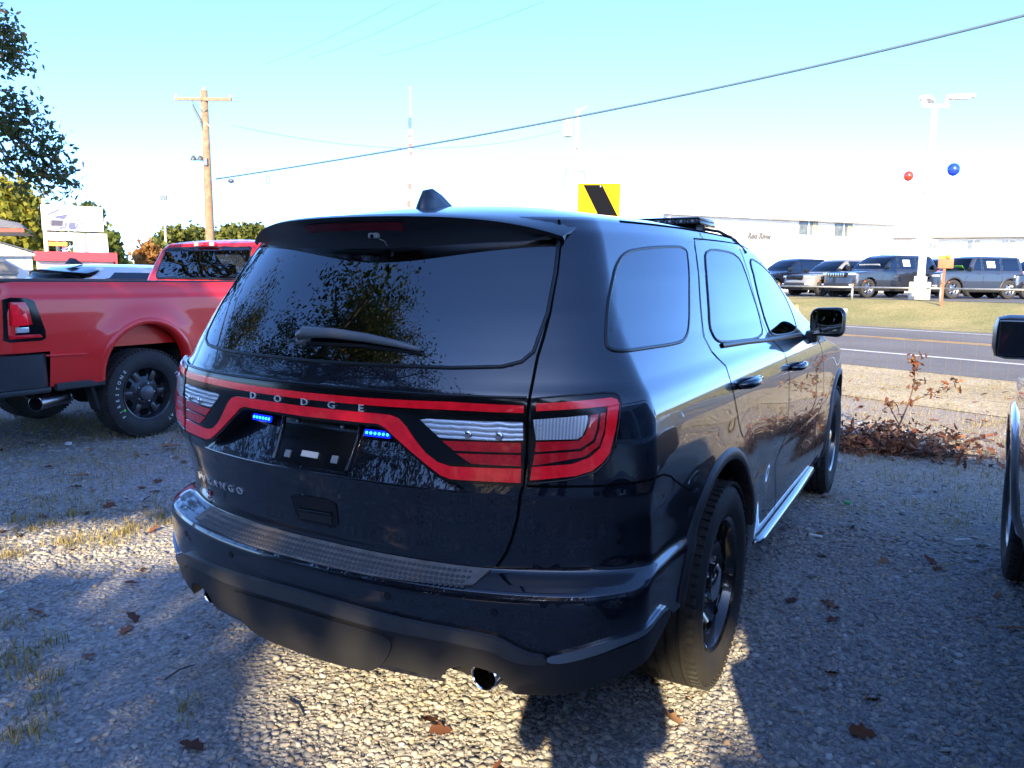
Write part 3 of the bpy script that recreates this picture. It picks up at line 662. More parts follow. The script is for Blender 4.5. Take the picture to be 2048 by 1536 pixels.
def build_hero():
    car = thing('patrol_suv', 'black patrol SUV with red light band, blue flashers and roof light bar in the foreground', 'SUV')
    zs = np.unique(np.round(np.concatenate([np.arange(.30, 1.6751, .0125), [.665,.672,.68,.688,.694,.706,.915,.92,.926,1.07,1.076,1.082,1.088,1.094]]), 4))
    B = Body(DUR, zs); BL = Body(dict(DUR, rear_extra=lambda x, z: 0*x), zs)      # BL: the same skin without the licence scoop, for the lamps
    F = B.F; cs = .25*(B.Sf[:-1,:-1]+B.Sf[1:,:-1]+B.Sf[:-1,1:]+B.Sf[1:,1:]); cz = .25*(B.Zf[:-1,:-1]+B.Zf[1:,:-1]+B.Zf[:-1,1:]+B.Zf[1:,1:])
    cp = .25*(F[:-1,:-1]+F[1:,:-1]+F[:-1,1:]+F[1:,1:]); X, Y, Z = np.abs(cp[...,0]), cp[...,1], cp[...,2]; A = np.abs(cs)
    nrow = len(B.zs)-1; capm = np.zeros(A.shape, bool); capm[nrow:] = True
    def shrink(poly, k):
        P = np.array(poly); c = P.mean(0); return [tuple(c+(p-c)*(1-k/max(np.linalg.norm(p-c), .05))) for p in P]
    hole = in_poly(cs, cz, both(GLASS)) & (A < .615)
    for wv in (WIN_Q, WIN_R, WIN_F): hole |= in_poly(A, cz, shrink(wv, .02))
    front_y = Y > np.interp(cz, [.99,1.05,1.12,1.17,1.2,1.3,1.4,1.5,1.58,1.64], [4.7,4.2,3.62,3.46,3.4,3.2,3.0,2.79,2.58,2.4])
    wind = front_y & (cz > 1.165) & (cz < 1.645) & (X < np.interp(cz, [1.16,1.64], [.76,.52])) & ~capm
    hole |= wind
    ARCH_R = .452
    for yc, ar in ((YA-.055,.470), (YFR,ARCH_R)): hole |= ((Y-yc)**2+(Z-.395)**2 < ar**2) & (X > .6)
    zmin = np.interp(A, [0,.42,.43,.63,.64,.74,.80,.91,.99,1.13,1.20,1.3,2.0,2.1,4.6], [.40,.40,.40,.40,.398,.403,.410,.445,.46,.50,.525,.5,.5,.325,.325])
    ex = in_poly(A, cz, [(.445,.30),(.445,.425),(.474,.453),(.535,.467),(.595,.453),(.626,.423),(.635,.30)])
    hole |= (cz < zmin) | ex
    live = ~hole
    tail = live & (A < sh(SHUT, np.clip(cz, .715, 1.665))) & (cz > .703) & (cz < 1.64) & (Y < 1.2)
    bump = live & ~tail & (Y < .78) & (((cz <= .703)) | ((A > .55) & (cz < .952)))
    rd = live & (A > sh(RDSHUT, np.clip(cz,.9,1.632))) & (A < sh(FDSHUT, np.clip(cz,.4,1.621))) & (cz < 1.628) & (cz > .40) & ~(((Y-YA)**2+(Z-.395)**2 < .50**2)) & (Y > 1.0)
    fd = live & (A >= sh(FDSHUT, np.clip(cz,.4,1.621))) & (A < np.where(cz < 1.17, sh(FENDER, np.clip(cz,.4,1.17)), 99)) & (cz < 1.62) & (cz > .40) & ~(front_y & (cz > 1.15)) & (X > .5)
    hood = live & (Y > 3.55) & (cz > .965) & (cz < 1.165) & ~rd & ~fd
    ff = live & ~hood & ~fd & ~rd & (Y > 3.2) & (cz <= 1.165)
    roof = live & capm
    rest = live & ~(tail|bump|rd|fd|hood|ff|roof)
    left = cs < 0
    B.faces_obj('body', rest, paint_black, car); B.faces_obj('roof', roof, paint_black, car)
    tg = B.faces_obj('tailgate', tail, paint_black, car); bp = B.faces_obj('rear_bumper', bump, paint_black, car)
    B.faces_obj('hood', hood, paint_black, car); B.faces_obj('front_bumper', ff & (Y > 4.62), paint_black, car)
    doors = {}
    for sg, mk in ((1, ~left), (-1, left)):
        doors[('r',sg)] = B.faces_obj('rear_door', rd & mk, paint_black, car); doors[('f',sg)] = B.faces_obj('front_door', fd & mk, paint_black, car)
        B.faces_obj('front_fender', ff & mk & (Y <= 4.62), paint_black, car)
    B.faces_obj('windshield', wind, glass_clear, car)
    # ---- shut lines
    for mi in (False, True):
        B.ribbon('tailgate_gap', SHUT, .008, gap_dark, tg, mirror=mi, off=.0018, res=.02)
        B.ribbon('door_gap', RDSHUT, .007, gap_dark, doors[('r',-1 if mi else 1)], mirror=mi, off=.0015)
        B.ribbon('door_gap', FDSHUT, .007, gap_dark, doors[('f',-1 if mi else 1)], mirror=mi, off=.0015)
        B.ribbon('door_gap', FENDER, .007, gap_dark, doors[('f',-1 if mi else 1)], mirror=mi, off=.0015)
        B.ribbon('door_gap', [(1.583,1.632),(1.9,1.637),(2.3,1.642),(2.7,1.632)], .006, gap_dark, doors[('r',-1 if mi else 1)], mirror=mi, off=.0015)
        B.ribbon('bumper_gap', [(.656,.948),(.76,.950),(.859,.952),(.935,.955),(1.03,.957),(1.073,.953),(1.15,.93),(1.24,.88),(1.31,.845)], .006, gap_dark, bp, mirror=mi, off=.0015)
        fl = [(.97,1.17),(.985,1.185),(1.14,1.185),(1.165,1.165),(1.165,1.03),(1.14,1.01),(.985,1.01),(.97,1.03)]
        if mi: B.ribbon('fuel_door', fl, .004, gap_dark, car, mirror=mi, off=.0015, closed=True)
    # ---- windows with seals
    GL = both(GLASS)
    rg = B.panel('rear_window', GL, glass_tint, tg, off=.003, res=.03, skirt=.004)
    B.ribbon('window_seal', both(GLASS), .012, rubber_seal, rg, off=.002, closed=True, thick=.003)
    for nm, wv, pr in (('quarter_window', WIN_Q, None), ('door_window', WIN_R, 'r'), ('door_window', WIN_F, 'f')):
        for mi in (False, True):
            par = car if pr is None else doors[(pr, -1 if mi else 1)]
            g = B.panel(nm, wv, glass_tint, par, off=.002, res=.035, skirt=.004, mirror=mi)
            B.ribbon('window_seal', wv, .013, rubber_seal, g if pr is None else par, off=.001, mirror=mi, closed=True, thick=.003, res=.02)
    for mi in (False, True):
        B.ribbon('belt_trim', [(1.80,1.238),(2.2,1.226),(2.55,1.212),(3.0,1.20),(3.36,1.192)], .022, rubber_seal, car, off=.002, mirror=mi, thick=.006)
    # ---- light band
    LB = [(0,1.168),(.650,1.168),(.648,.950),(.463,.948),(.428,.957),(.388,.983),(.343,1.016),(.288,1.056),(.262,1.073),(.235,1.078),(0,1.075)]
    lb = BL.panel('light_band', both(LB), plastic_gloss, car, off=.012, res=.022, skirt=.06)
    BL.ribbon('band_trim', [(-.648,1.170),(0,1.170),(.648,1.170)], .010, plastic_gloss, lb, off=.006, thick=.008)
    tb = [(-.643,1.134),(-.45,1.135),(-.22,1.132),(0,1.130),(.22,1.132),(.45,1.135),(.643,1.134),(.643,1.152),(.45,1.155),(.22,1.151),(0,1.149),(-.22,1.151),(-.45,1.155),(-.643,1.152)]
    BL.panel('red_bar', tb, lens_red, lb, off=.0155, skirt=.004)
    up = [(0,1.111),(.24,1.113),(.29,1.112),(.312,1.105),(.335,1.085),(.358,1.055),(.390,1.020),(.424,.998),(.46,.990),(.642,.995)]
    lo = [(.642,.959),(.463,.957),(.435,.964),(.396,.988),(.348,1.022),(.293,1.062),(.272,1.078),(.25,1.086),(0,1.083)]
    arch_o = both(up+lo)
    BL.panel('red_arch', arch_o, lens_red, lb, off=.0155, skirt=.004)
    lens_clear = mat('lens_clear', (.62,.64,.66), .2, metal=.25, coat=1.0)
    nt = lens_clear.node_tree; bn = nt.nodes['Principled BSDF']; wv_ = nt.nodes.new('ShaderNodeTexWave'); wv_.bands_direction = 'Z'; wv_.inputs['Scale'].default_value = 24; wv_.inputs['Distortion'].default_value = 2.2
    tc = nt.nodes.new('ShaderNodeTexCoord'); nt.links.new(tc.outputs['Object'], wv_.inputs['Vector']); rp = _ramp(nt, [(.10,(.42,.43,.45)),(.5,(.74,.76,.78)),(.95,(.90,.92,.95))]); nt.links.new(wv_.outputs['Fac'], rp.inputs[0]); nt.links.new(rp.outputs[0], bn.inputs['Base Color'])
    bpn = nt.nodes.new('ShaderNodeBump'); bpn.inputs['Strength'].default_value = .6; bpn.inputs['Distance'].default_value = .004; nt.links.new(wv_.outputs['Fac'], bpn.inputs['Height']); nt.links.new(bpn.outputs[0], bn.inputs['Normal'])
    lens_clear_v = mat('lens_clear_ribbed', (.60,.60,.60), .3, metal=.3, coat=1.0)
    nt = lens_clear_v.node_tree; bn = nt.nodes['Principled BSDF']; w2 = nt.nodes.new('ShaderNodeTexWave'); w2.bands_direction = 'X'; w2.inputs['Scale'].default_value = 42; w2.inputs['Distortion'].default_value = .4
    tc = nt.nodes.new('ShaderNodeTexCoord'); nt.links.new(tc.outputs['Object'], w2.inputs['Vector']); rp = _ramp(nt, [(.1,(.46,.47,.48)),(.9,(.82,.82,.83))]); nt.links.new(w2.outputs['Fac'], rp.inputs[0]); nt.links.new(rp.outputs[0], bn.inputs['Base Color'])
    def on_surf(s0, z0, off):
        p = BL.at([(s0,z0)])[0]; n = Vector(BL.nat([(s0,z0)], .02)[0]); x = Vector((0,0,1)).cross(n).normalized(); return frame(Vector(p)+n*off, x, n.cross(x), n)
    CL = [(.376,1.106),(.395,1.110),(.643,1.113),(.645,1.068),(.56,1.064),(.43,1.063)]
    R1 = [(.437,1.056),(.640,1.061),(.640,1.036),(.468,1.033)]; R2 = [(.474,1.026),(.640,1.030),(.640,1.001),(.515,1.001)]
    QO = [(.660,1.168),(.745,1.175),(.835,1.180),(.866,1.179),(.882,1.172),(.887,1.160),(.882,1.106),(.875,1.052),(.853,1.014),(.826,.989),(.768,.970),(.660,.955)]
    QR = [(.672,1.157),(.77,1.163),(.858,1.168),(.874,1.164),(.881,1.154),(.873,1.096),(.859,1.036),(.84,1.012),(.818,.994),(.778,.980),(.665,.966),(.668,1.000),(.766,1.010),(.810,1.027),(.835,1.050),(.846,1.083),(.850,1.120),(.850,1.150),(.674,1.139)]
    QC = [(.668,1.119),(.800,1.130),(.802,1.122),(.798,1.100),(.790,1.081),(.777,1.073),(.677,1.069)]
    QB1 = [(.677,1.064),(.783,1.069),(.797,1.084),(.806,1.108),(.809,1.130),(.827,1.132),(.825,1.097),(.816,1.070),(.786,1.050),(.675,1.039)]
    QB2 = [(.674,1.033),(.788,1.043),(.822,1.065),(.832,1.100),(.833,1.133),(.846,1.135),(.844,1.097),(.832,1.056),(.796,1.029),(.670,1.004)]
    for mi in (False, True):
        BL.panel('reverse_lens', CL, lens_clear, lb, off=.0150, skirt=.004, mirror=mi)
        for s0 in (.505,.585): MB().sphere((0,0,0), .0115, 14, 8, (1,1,.5)).build('reflector', chrome, lb, smooth=True).data.transform(on_surf(-s0 if mi else s0, 1.077, .0165))
        BL.panel('red_lens', R1, lens_red_deep, lb, off=.0150, skirt=.004, mirror=mi); BL.panel('red_lens', R2, lens_red_deep, lb, off=.0150, skirt=.004, mirror=mi)
        tl = BL.panel('tail_light', QO, plastic_gloss, car, off=.012, skirt=.02, mirror=mi)
        BL.panel('red_outline', QR, lens_red, tl, off=.0155, skirt=.004, mirror=mi, res=.014); BL.panel('turn_lens', QC, lens_clear_v, tl, off=.0150, skirt=.004, mirror=mi)
        BL.panel('red_lens', QB1, lens_red_deep, tl, off=.0150, skirt=.004, mirror=mi, res=.014); BL.panel('red_lens', QB2, lens_red_deep, tl, off=.0150, skirt=.004, mirror=mi, res=.014)
        for z0 in (1.078,1.088,1.098,1.108): MB().box((0,0,0),(.013,.0045,.003)).build('reflector', white_label, tl).data.transform(on_surf(-.685 if mi else .685, z0, .0165))
        BL.ribbon('lamp_edge', QO, .006, plastic_gloss, tl, off=.010, mirror=mi, closed=True, thick=.004)
    # ---- letters across the band
    def on_surface(s0, z0, off, B=B):
        p = B.at([(s0,z0)])[0]; n = Vector(B.nat([(s0,z0)], .02)[0]); x = Vector((0,0,1)).cross(n).normalized(); y = n.cross(x); return frame(Vector(p)+n*off, x, y, n)
    for ch, s0 in zip('DODGE', (-.206,-.103,0,.099,.198)):
        text_obj('letter', ch, .027, .0018, mat('letter_silver',(.80,.81,.83),.28,metal=.5), on_surface(s0, 1.122, .0155, BL), lb, sx=1.45)
    for k, ch in enumerate('DURANGO'):
        text_obj('letter', ch, .035, .0015, mat('badge_silver',(.62,.63,.65),.3,metal=.35), on_surface(-.655+.052*k, .792+.002*k, .003), tg, sx=1.25)
    badge_red = mat('badge_red', (.55,.02,.02), .3, coat=.6)
    for k, (a, b) in enumerate(((-.585,.752),(-.562,.750))):
        M = on_surface(a, b, .002); me_ = MB().prism([(-.009,-.010),(.005,-.010),(.011,.010),(-.003,.010)], 0, .003); o = me_.build('badge', badge_red if k else chrome, tg); o.data.transform(M)
    text_obj('letter', 'AWD', .014, .001, chrome, on_surface(-.572,.730,.003), tg)
    # ---- plate pad, flashers, handle
    pl = B.panel('plate_pad', [(-.138,.940),(-.146,1.055),(-.138,1.064),(.138,1.064),(.146,1.055),(.138,.940),(.128,.934),(-.128,.934)], plastic_gloss, tg, off=.006, skirt=.01)
    B.ribbon('plate_rim', [(-.138,.940),(-.146,1.055),(-.138,1.064),(-.09,1.066)], .007, plastic_gloss, tg, off=.006, thick=.007)
    B.ribbon('plate_rim', [(.09,1.066),(.138,1.064),(.146,1.055),(.138,.940)], .007, plastic_gloss, tg, off=.006, thick=.007)
    clip = mat('clip_grey', (.30,.28,.26), .6)
    for a, b, wd, hh, mm in ((-.088,.958,.022,.022,clip),(.088,.962,.022,.022,clip),(-.005,.965,.062,.018,white_label)):
        MB().box((0,0,.003), (wd,hh,.006), bev=.002).build('plate_clip' if mm is clip else 'paper_label', mm, pl).data.transform(on_surface(a,b,.007))
    for a in (-.085,.085): MB().lathe([(0,.006),(.006,.006),(.008,.0)], axis='Z', n=10).build('plate_screw', steel, pl).data.transform(on_surface(a,1.05,.007))
    led_blue = mat('led_blue', (.0,.02,.6), .3, emit=((.001,.006,1.0), 1.3))
    led_core = mat('led_core', (.2,.5,1), .3, emit=((.01,.20,1.0), 2.0))
    for sg in (-1, 1):
        a0 = .228*sg if sg < 0 else .212
        fl = MB().box((0,0,.007), (.098,.030,.014), bev=.004).build('flasher', plastic_gloss, tg, auto=40); M = on_surface(a0, 1.042, .002); fl.data.transform(M)
        o = MB().box((0,0,.0155), (.084,.018,.004), bev=.0015).build('blue_lens', led_blue, fl); o.data.transform(M)
        for k in range(6):
            o = MB().lathe([(.017,.0045),(.0195,.0035),(.020,0)], c=(-.034+.0136*k,0,0), axis='Z', n=8).build('blue_led', led_core, fl); o.data.transform(M)
    hp = B.panel('handle_recess', [(-.098,.832),(-.06,.843),(.05,.845),(.078,.833),(.074,.772),(.058,.757),(-.07,.757),(-.092,.775)], plastic_gloss, tg, off=.0025, skirt=.004)
    B.panel('handle_slot', [(-.072,.792),(.054,.797),(.052,.770),(-.074,.766)], clip if False else plastic_black, hp, off=.0045, skirt=.003)
    B.ribbon('handle_lip', [(-.072,.793),(.054,.798)], .008, plastic_gloss, hp, off=.004, thick=.006)
    # ---- step pad with raised scales
    PADI = [(-.555,.705),(-.40,.7075),(-.276,.708),(0,.708),(.276,.708),(.40,.7075),(.545,.7055)]
    PADO = [(.530,.682),(.453,.679),(.343,.676),(.231,.6735),(0,.672),(-.231,.6735),(-.343,.676),(-.453,.680),(-.56,.681)]
    pad_mat = mat('pad_plastic', (.17,.145,.125), .65, noise=(18,.65,1.5), bump=(300,.3,.0006))
    scale_mat = mat('pad_scale', (.075,.073,.072), .5)
    pad = B.panel('step_pad', PADI+PADO, pad_mat, bp, off=.004, res=.018, skirt=.012)
    seg = [(math.cos(t), math.sin(t)) for t in np.linspace(0, 2*math.pi, 9)[:-1]]
    sv, sf = [], []
    for r_ in range(4):
        zz = .6785+.0065*r_
        for k in range(70):
            s0 = -.515+.0148*k+(.0074 if r_ % 2 else 0)
            if s0 > .51: continue
            M = on_surface(s0, zz, .0045); n0 = len(sv)
            sv += [tuple(M @ Vector((c*.0068, s*.0068, .0))) for c, s in seg]+[tuple(M @ Vector((c*.0052, s*.0052, .0016))) for c, s in seg]
            sf += [tuple(n0+8+i for i in range(8))]+[(n0+i, n0+(i+1)%8, n0+8+(i+1)%8, n0+8+i) for i in range(8)]
    o = link('pad_scales', mesh('pad_scales', sv, sf), scale_mat, pad); o['kind'] = 'stuff'
    # ---- lower fascia
    U = [(0,.588),(.19,.584),(.34,.577),(.471,.573),(.571,.566),(.615,.556),(.655,.534),(.69,.519),(.729,.516)]
    L = [(.729,.495),(.684,.493),(.638,.500),(.591,.524),(.523,.532),(.469,.538),(.337,.538),(.131,.543),(0,.547)]
    lip_mat = mat('plastic_lip', (.050,.051,.054), .42, bump=(420,.2,.0005), noise=(12,.85,1.2))
    B.panel('fascia_lip', rounded(both(U+L),1,.2), lip_mat, bp, off=.016, skirt=.03)
    FL = [(0,.550),(.131,.546),(.337,.541),(.469,.541),(.523,.535),(.591,.527),(.638,.503),(.684,.496),(.729,.498),(.768,.495),(.835,.508),(.928,.530),(1.05,.542),(1.175,.556),(1.21,.525),(1.154,.499),(1.017,.459),(.926,.445),(.783,.401),(.70,.395),(.645,.393),(.634,.394),(.626,.425),(.595,.456),(.535,.470),(.474,.456),(.446,.428),(.442,.416),(.30,.425),(.235,.420),(.18,.398),(.14,.388),(0,.386)]
    fa = B.panel('lower_fascia', rounded(both(FL),1,.2), plastic_black, bp, off=.006, skirt=.03, res=.028)
    B.panel('tow_cover', rounded([(-.27,.528),(.27,.528),(.32,.505),(.27,.42),(.19,.382),(-.19,.382),(-.27,.42),(-.32,.505)],2), plastic_black, fa, off=.015, skirt=.02)
    CH = [(.731,.516),(.791,.529),(.880,.553),(.98,.563),(1.150,.574),(1.153,.564),(1.05,.553),(.928,.537),(.835,.512),(.768,.496),(.731,.497)]
    for mi in (False, True): B.panel('bumper_trim', rounded(CH,1,.2), mat('trim_satin',(.50,.52,.55),.26,metal=1.0), bp, off=.009, skirt=.008, mirror=mi)
    for a, b in ((.60,.625),(.30,.630),(-.30,.630),(-.60,.625)):
        o = MB().lathe([(0,.0105),(.0015,.0105),(.0015,.0085),(.0008,.008),(.0008,0)], axis='Z', n=16).build('parking_sensor', plastic_gloss, bp, auto=30); o.data.transform(on_surface(a,b,.0005))
    for sg in (-1, 1):
        mb = MB().lathe([(-.02,.040),(-.023,.037),(-.02,.034),(.16,.033),(.16,.039),(-.02,.040)], c=(.535*sg,.115,.416), axis='Y', n=28)
        t = mb.build('exhaust_tip', chrome, car, auto=40); MB().lathe([(.10,.0335),(.10,0)], c=(.535*sg,.115,.416), axis='Y', n=20).build('exhaust_bore', gap_dark, t)
        MB().tube([(.541*sg,.24,.412),(.53*sg,.55,.40),(.43*sg,.8,.37)], .034, 10).build('exhaust_pipe', steel, t, smooth=True)
    # ---- spoiler
    xs_ = np.linspace(-.60, .60, 41); v = []; sec = 8
    for x in xs_:
        t = abs(x)/.60; yl = .175+.215*t**2.1; zl = 1.640-.012*t**2-.042*t**5
        zb_ = 1.553-.016*smoothv(.0,.75,t)+.055*smoothv(.80,1.0,t); yb = .245+.165*t**2
        roof_y = .62; rz = 1.682-.018*t**2-.012*t**4
        yl = min(yl, .40)
        v += [(x,roof_y,rz-.03),(x,roof_y-.02,rz),(x,.5*(roof_y+yl),.5*(rz+zl)+.006),(x,yl+.02,zl+.007),(x,yl,zl),(x,yl+.012,zl-.012),(x,.5*(yl+yb)+.012,.5*(zl+zb_)),(x,yb,zb_)]
    f = [(i*sec+j,(i+1)*sec+j,(i+1)*sec+j+1,i*sec+j+1) for i in range(40) for j in range(sec-1)]+[(i*sec+7,(i+1)*sec+7,(i+1)*sec,i*sec) for i in range(40)]+[tuple(range(sec)),tuple(40*sec+k for k in range(sec))[::-1]]
    sp_mat = mat('spoiler_satin', (.010,.010,.012), .34, coat=.35, coat_rough=.25)
    sp = MB().add(v,f).build('spoiler', sp_mat, tg, auto=28)
    zr = lambda x, d: None
    def rear_face(x, t):      # point on the spoiler's rear face
        tt = abs(x)/.60; yl = min(.175+.215*tt**2.1, .40)+.012; zl = 1.640-.012*tt**2-.042*tt**5-.012; zb_ = 1.553-.016*smoothv(0,.75,tt); yb = .245+.165*tt**2
        ym, zm = .5*(yl-.012+yb)+.012, .5*(zl+.012+zb_)
        return (x, yl+(ym-yl)*t, zl+(zm-zl)*t)
    hb = []
    for x in np.linspace(-.185,.185,17):
        a, b = rear_face(x,.12), rear_face(x,.80); hb += [(a[0],a[1]-.004,a[2]),(b[0],b[1]-.004,b[2])]
    MB().add(hb, [(2*k,2*k+2,2*k+3,2*k+1) for k in range(16)]).build('brake_light', mat('brake_lens',(.13,.004,.010),.2,coat=.7), sp, smooth=True)
    c = rear_face(.075,1.1); cm_ = MB().box((c[0],c[1]-.006,c[2]-.004),(.034,.018,.016),bev=.005).build('rear_camera', mat('camera_grey',(.20,.20,.21),.4), sp, auto=40)
    MB().lathe([(0,.006),(-.004,.005),(-.005,0)], c=(c[0],c[1]-.014,c[2]-.006), axis='Y', n=12).build('camera_lens', gap_dark, cm_)
    MB().tube([(c[0]+.012,c[1]-.002,c[2]-.012),(c[0]+.03,c[1]+.004,c[2]-.020),(c[0]+.034,c[1]+.012,c[2]-.034)], .0010, 5).build('cable', mat('camera_grey'), cm_)
    # ---- wiper
    def sp3(a, z, o=.02):
        p = B.at([(a,z)])[0]; n = B.nat([(a,z)])[0]; return Vector(p)+Vector(n)*o
    wp = [sp3(-.065,1.300,.022), sp3(-.04,1.310,.032), sp3(.06,1.312,.030), sp3(.17,1.306,.026), sp3(.26,1.296,.022), sp3(.34,1.284,.014)]
    wiper_mat = mat('wiper_grey', (.13,.135,.14), .45)
    w_ = MB().tube(wp, [.015,.017,.015,.013,.010,.006], 10).build('wiper_arm', wiper_mat, tg, smooth=True)
    MB().tube([sp3(-.05,1.288,.006), sp3(.15,1.290,.007), sp3(.345,1.276,.006)], .005, 6).build('wiper_blade', rubber_seal, w_)
    MB().lathe([(0,.022),(.02,.020),(.026,.012),(.028,0)], axis='Z', n=16).build('wiper_pivot', wiper_mat, w_, auto=40).data.transform(on_surface(-.06,1.300,.0))
    # ---- wheels and openings
    for sg in (-1, 1):
        for yc in (YA, YFR):
            wheel('wheel', car, (.785*sg, yc+(.06 if yc == YA else .03), WR), sg, style='steel')
            n = 28; v = []
            for k in range(n+1):
                a = -.25+(math.pi+.5)*k/n
                for xx in (.36,.79): v.append((xx*sg, yc+.480*math.cos(a), .395+.470*math.sin(a)))
            f = [(2*k,2*k+1,2*k+3,2*k+2) for k in range(n)]
            mb = MB().add(v,f); mb.box((.355*sg,yc,.52),(.01,.98,.78)); mb.build('wheel_liner', liner, car, smooth=False)
            arch_trim(B, 'wheel_arch_trim', yc if yc > 2 else yc-.055, .395, .450 if yc > 2 else .468, .042, -.28 if yc > 2 else R_(14), math.pi+.25 if yc > 2 else math.pi-R_(16), plastic_black, car, sg, thick=.010)
    # ---- chrome step bars, mirrors, handles
    for sg in (-1, 1):
        sb = MB().tube([(.895*sg,1.69,.372),(.902*sg,1.72,.366),(.905*sg,1.80,.363),(.905*sg,2.6,.363),(.900*sg,3.20,.366),(.895*sg,3.27,.372)], [.010,.018,.021,.021,.020,.008], 14).build('step_bar', mat('bar_steel',(.34,.36,.38),.14,metal=1.0), car, smooth=True)
        mb = MB()
        bm = bmesh.new(); bmesh.ops.create_cube(bm, size=1); 
        for q in bm.verts: q.co = Vector((q.co.x*.195, q.co.y*.17, q.co.z*.178))
        for q in bm.verts:
            if q.co.y > 0: q.co.x *= .80; q.co.z *= .80
            if q.co.x < 0: q.co.z *= .90
        bmesh.ops.bevel(bm, geom=bm.edges[:], offset=.045, segments=4, affect='EDGES', profile=.5)
        for q in bm.verts: q.co = Vector((q.co.x*sg+.962*sg, q.co.y+3.06, q.co.z+1.252))
        bmesh.ops.recalc_face_normals(bm, faces=bm.faces[:]); me = bpy.data.meshes.new('mirror'); bm.to_mesh(me); bm.free()
        mi = link('mirror', me, mat('mirror_shell',(.012,.012,.013),.3), car, True)
        pol = [(x*.082,z*.068) for x,z in [(-.95,-.9),(-.8,-1),(.85,-.92),(.98,-.78),(1,.55),(.85,.9),(.5,1.0),(-.7,1.0),(-.95,.85)]]
        mg = MB().prism(pol, -.002, .003, 'Y').build('mirror_glass', mat('mirror_glass',(.55,.62,.65),.02,metal=1.0), mi); mg.data.transform(Matrix.Translation((.962*sg,2.972,1.253)) @ Matrix.Rotation(R_(-6*sg),4,'Z'))
        MB().box((.865*sg,3.07,1.165),(.10,.13,.065),bev=.02).build('mirror_base', plastic_black, mi, auto=40)
        for (s0, z0, key) in ((2.02,1.092,'r'),(3.07,1.058,'f')):
            p0 = [Vector(B.at([(s0+d,z0-.0*d)])[0])*1.0 for d in (-.12,-.08,0,.08,.12)]; n = Vector(B.nat([(s0,z0)])[0])
            pp = [p0[0]+n*.004, p0[1]+n*.038, p0[2]+n*.045, p0[3]+n*.038, p0[4]+n*.004]
            if sg < 0: pp = [Vector((-q.x,q.y,q.z)) for q in pp]
            MB().tube(pp, [.012,.017,.018,.017,.012], 10).build('door_handle', paint_black, doors[(key,sg)], smooth=True)
    # ---- roof: fin antenna, light bar, gutters
    fin = [(0,.565,1.690),(0,.580,1.728),(0,.602,1.760),(0,.640,1.769),(0,.69,1.754),(0,.76,1.718),(0,.83,1.695)]
    v = []
    for (x,y,z), hw in zip(fin, (.006,.016,.016,.014,.016,.022,.008)):
        v += [(-hw*1.9-.02,y,1.680),(-hw*1.2-.02,y,(z+1.685)/2),(-hw*.5-.02,y,z),(hw*.5-.02,y,z),(hw*1.2-.02,y,(z+1.685)/2),(hw*1.9-.02,y,1.680)]
    f = [(i*6+j,i*6+j+1,(i+1)*6+j+1,(i+1)*6+j) for i in range(6) for j in range(5)]+[tuple(range(6))[::-1],tuple(36+k for k in range(6))]
    MB().add(v,f).build('fin_antenna', mat('fin_satin',(.020,.021,.024),.3,coat=.4,coat_rough=.2), car, smooth=True)
    lbar = MB().box((0,2.06,1.730),(1.08,.27,.020),bev=.008).build('light_bar', plastic_gloss, car, auto=40)
    lens_smoke = mat('lens_smoke', (.05,.055,.06), .12, coat=1)
    MB().box((0,2.06,1.747),(1.07,.265,.016),bev=.007).build('light_bar_top', plastic_gloss, lbar, auto=40)
    led_off = mat('led_off', (.45,.47,.5), .25, metal=.5)
    for k in range(20):
        MB().box((-.504+.053*k,1.928,1.735),(.045,.012,.018),bev=.003).build('light_module', lens_smoke, lbar)
        MB().lathe([(0,.007),(-.003,.005),(-.004,0)], c=(-.504+.053*k,1.922,1.735), axis='Y', n=8).build('led', led_off, lbar)
    for sg in (-1,1):
        MB().box((.46*sg,2.06,1.700),(.10,.16,.05),bev=.02).build('light_bar_foot', plastic_black, lbar, auto=40)
        MB().tube([(.50*sg,2.10,1.712),(.57*sg,2.14,1.700),(.64*sg,2.16,1.660),(.69*sg,2.18,1.60)], .008, 6).build('light_bar_strap', plastic_black, lbar)
        B.ribbon('roof_gutter', [(.9*sg,1.672),(1.4*sg,1.673),(2.0*sg,1.674),(2.4*sg,1.674)], .010, gap_dark, car, off=.001)
    for xx in (-.30,-.10,.10,.30):
        pass
    # ---- underbody and cabin
    MB().box((0,2.55,.36),(1.15,4.6,.10)).build('underbody', liner, car)
    MB().box((0,2.5,.72),(1.50,4.0,.04)).build('cabin_floor', interior_dark, car)
    MB().box((0,3.35,1.02),(1.45,.35,.28),bev=.05).build('dashboard', interior_dark, car)
    MB().box((0,.62,1.02),(1.40,.10,.40)).build('cargo_screen', interior_dark, car)
    for yy, xs2 in ((1.25,(-.42,.42)),(2.05,(-.45,0,.45)),(2.95,(-.42,.42))):
        for xx in xs2:
            s_ = MB().box((xx,yy,1.02),(.46,.16,.62),Matrix.Rotation(R_(-12),3,'X'),bev=.05).build('seat', seat_cloth, car, auto=40)
            MB().box((xx,yy-.09,1.40),(.26,.10,.17),bev=.045).build('headrest', seat_cloth, s_, auto=40)
    MB().lathe([(0,.185),(.012,.172),(-.012,.172),(0,.185)], c=(-.42,3.1,1.10), axis='Y', n=20).build('steering_wheel', interior_dark, car)
    for sg in (-1,1):
        MB().box((.60*sg,4.90,.88),(.36,.20,.12),bev=.04).build('headlight', lens_clear, car, auto=40)
    MB().box((0,5.02,.80),(.95,.10,.18),bev=.03).build('grille', plastic_gloss, car, auto=40)
    return car, B
hero, HB = build_hero()
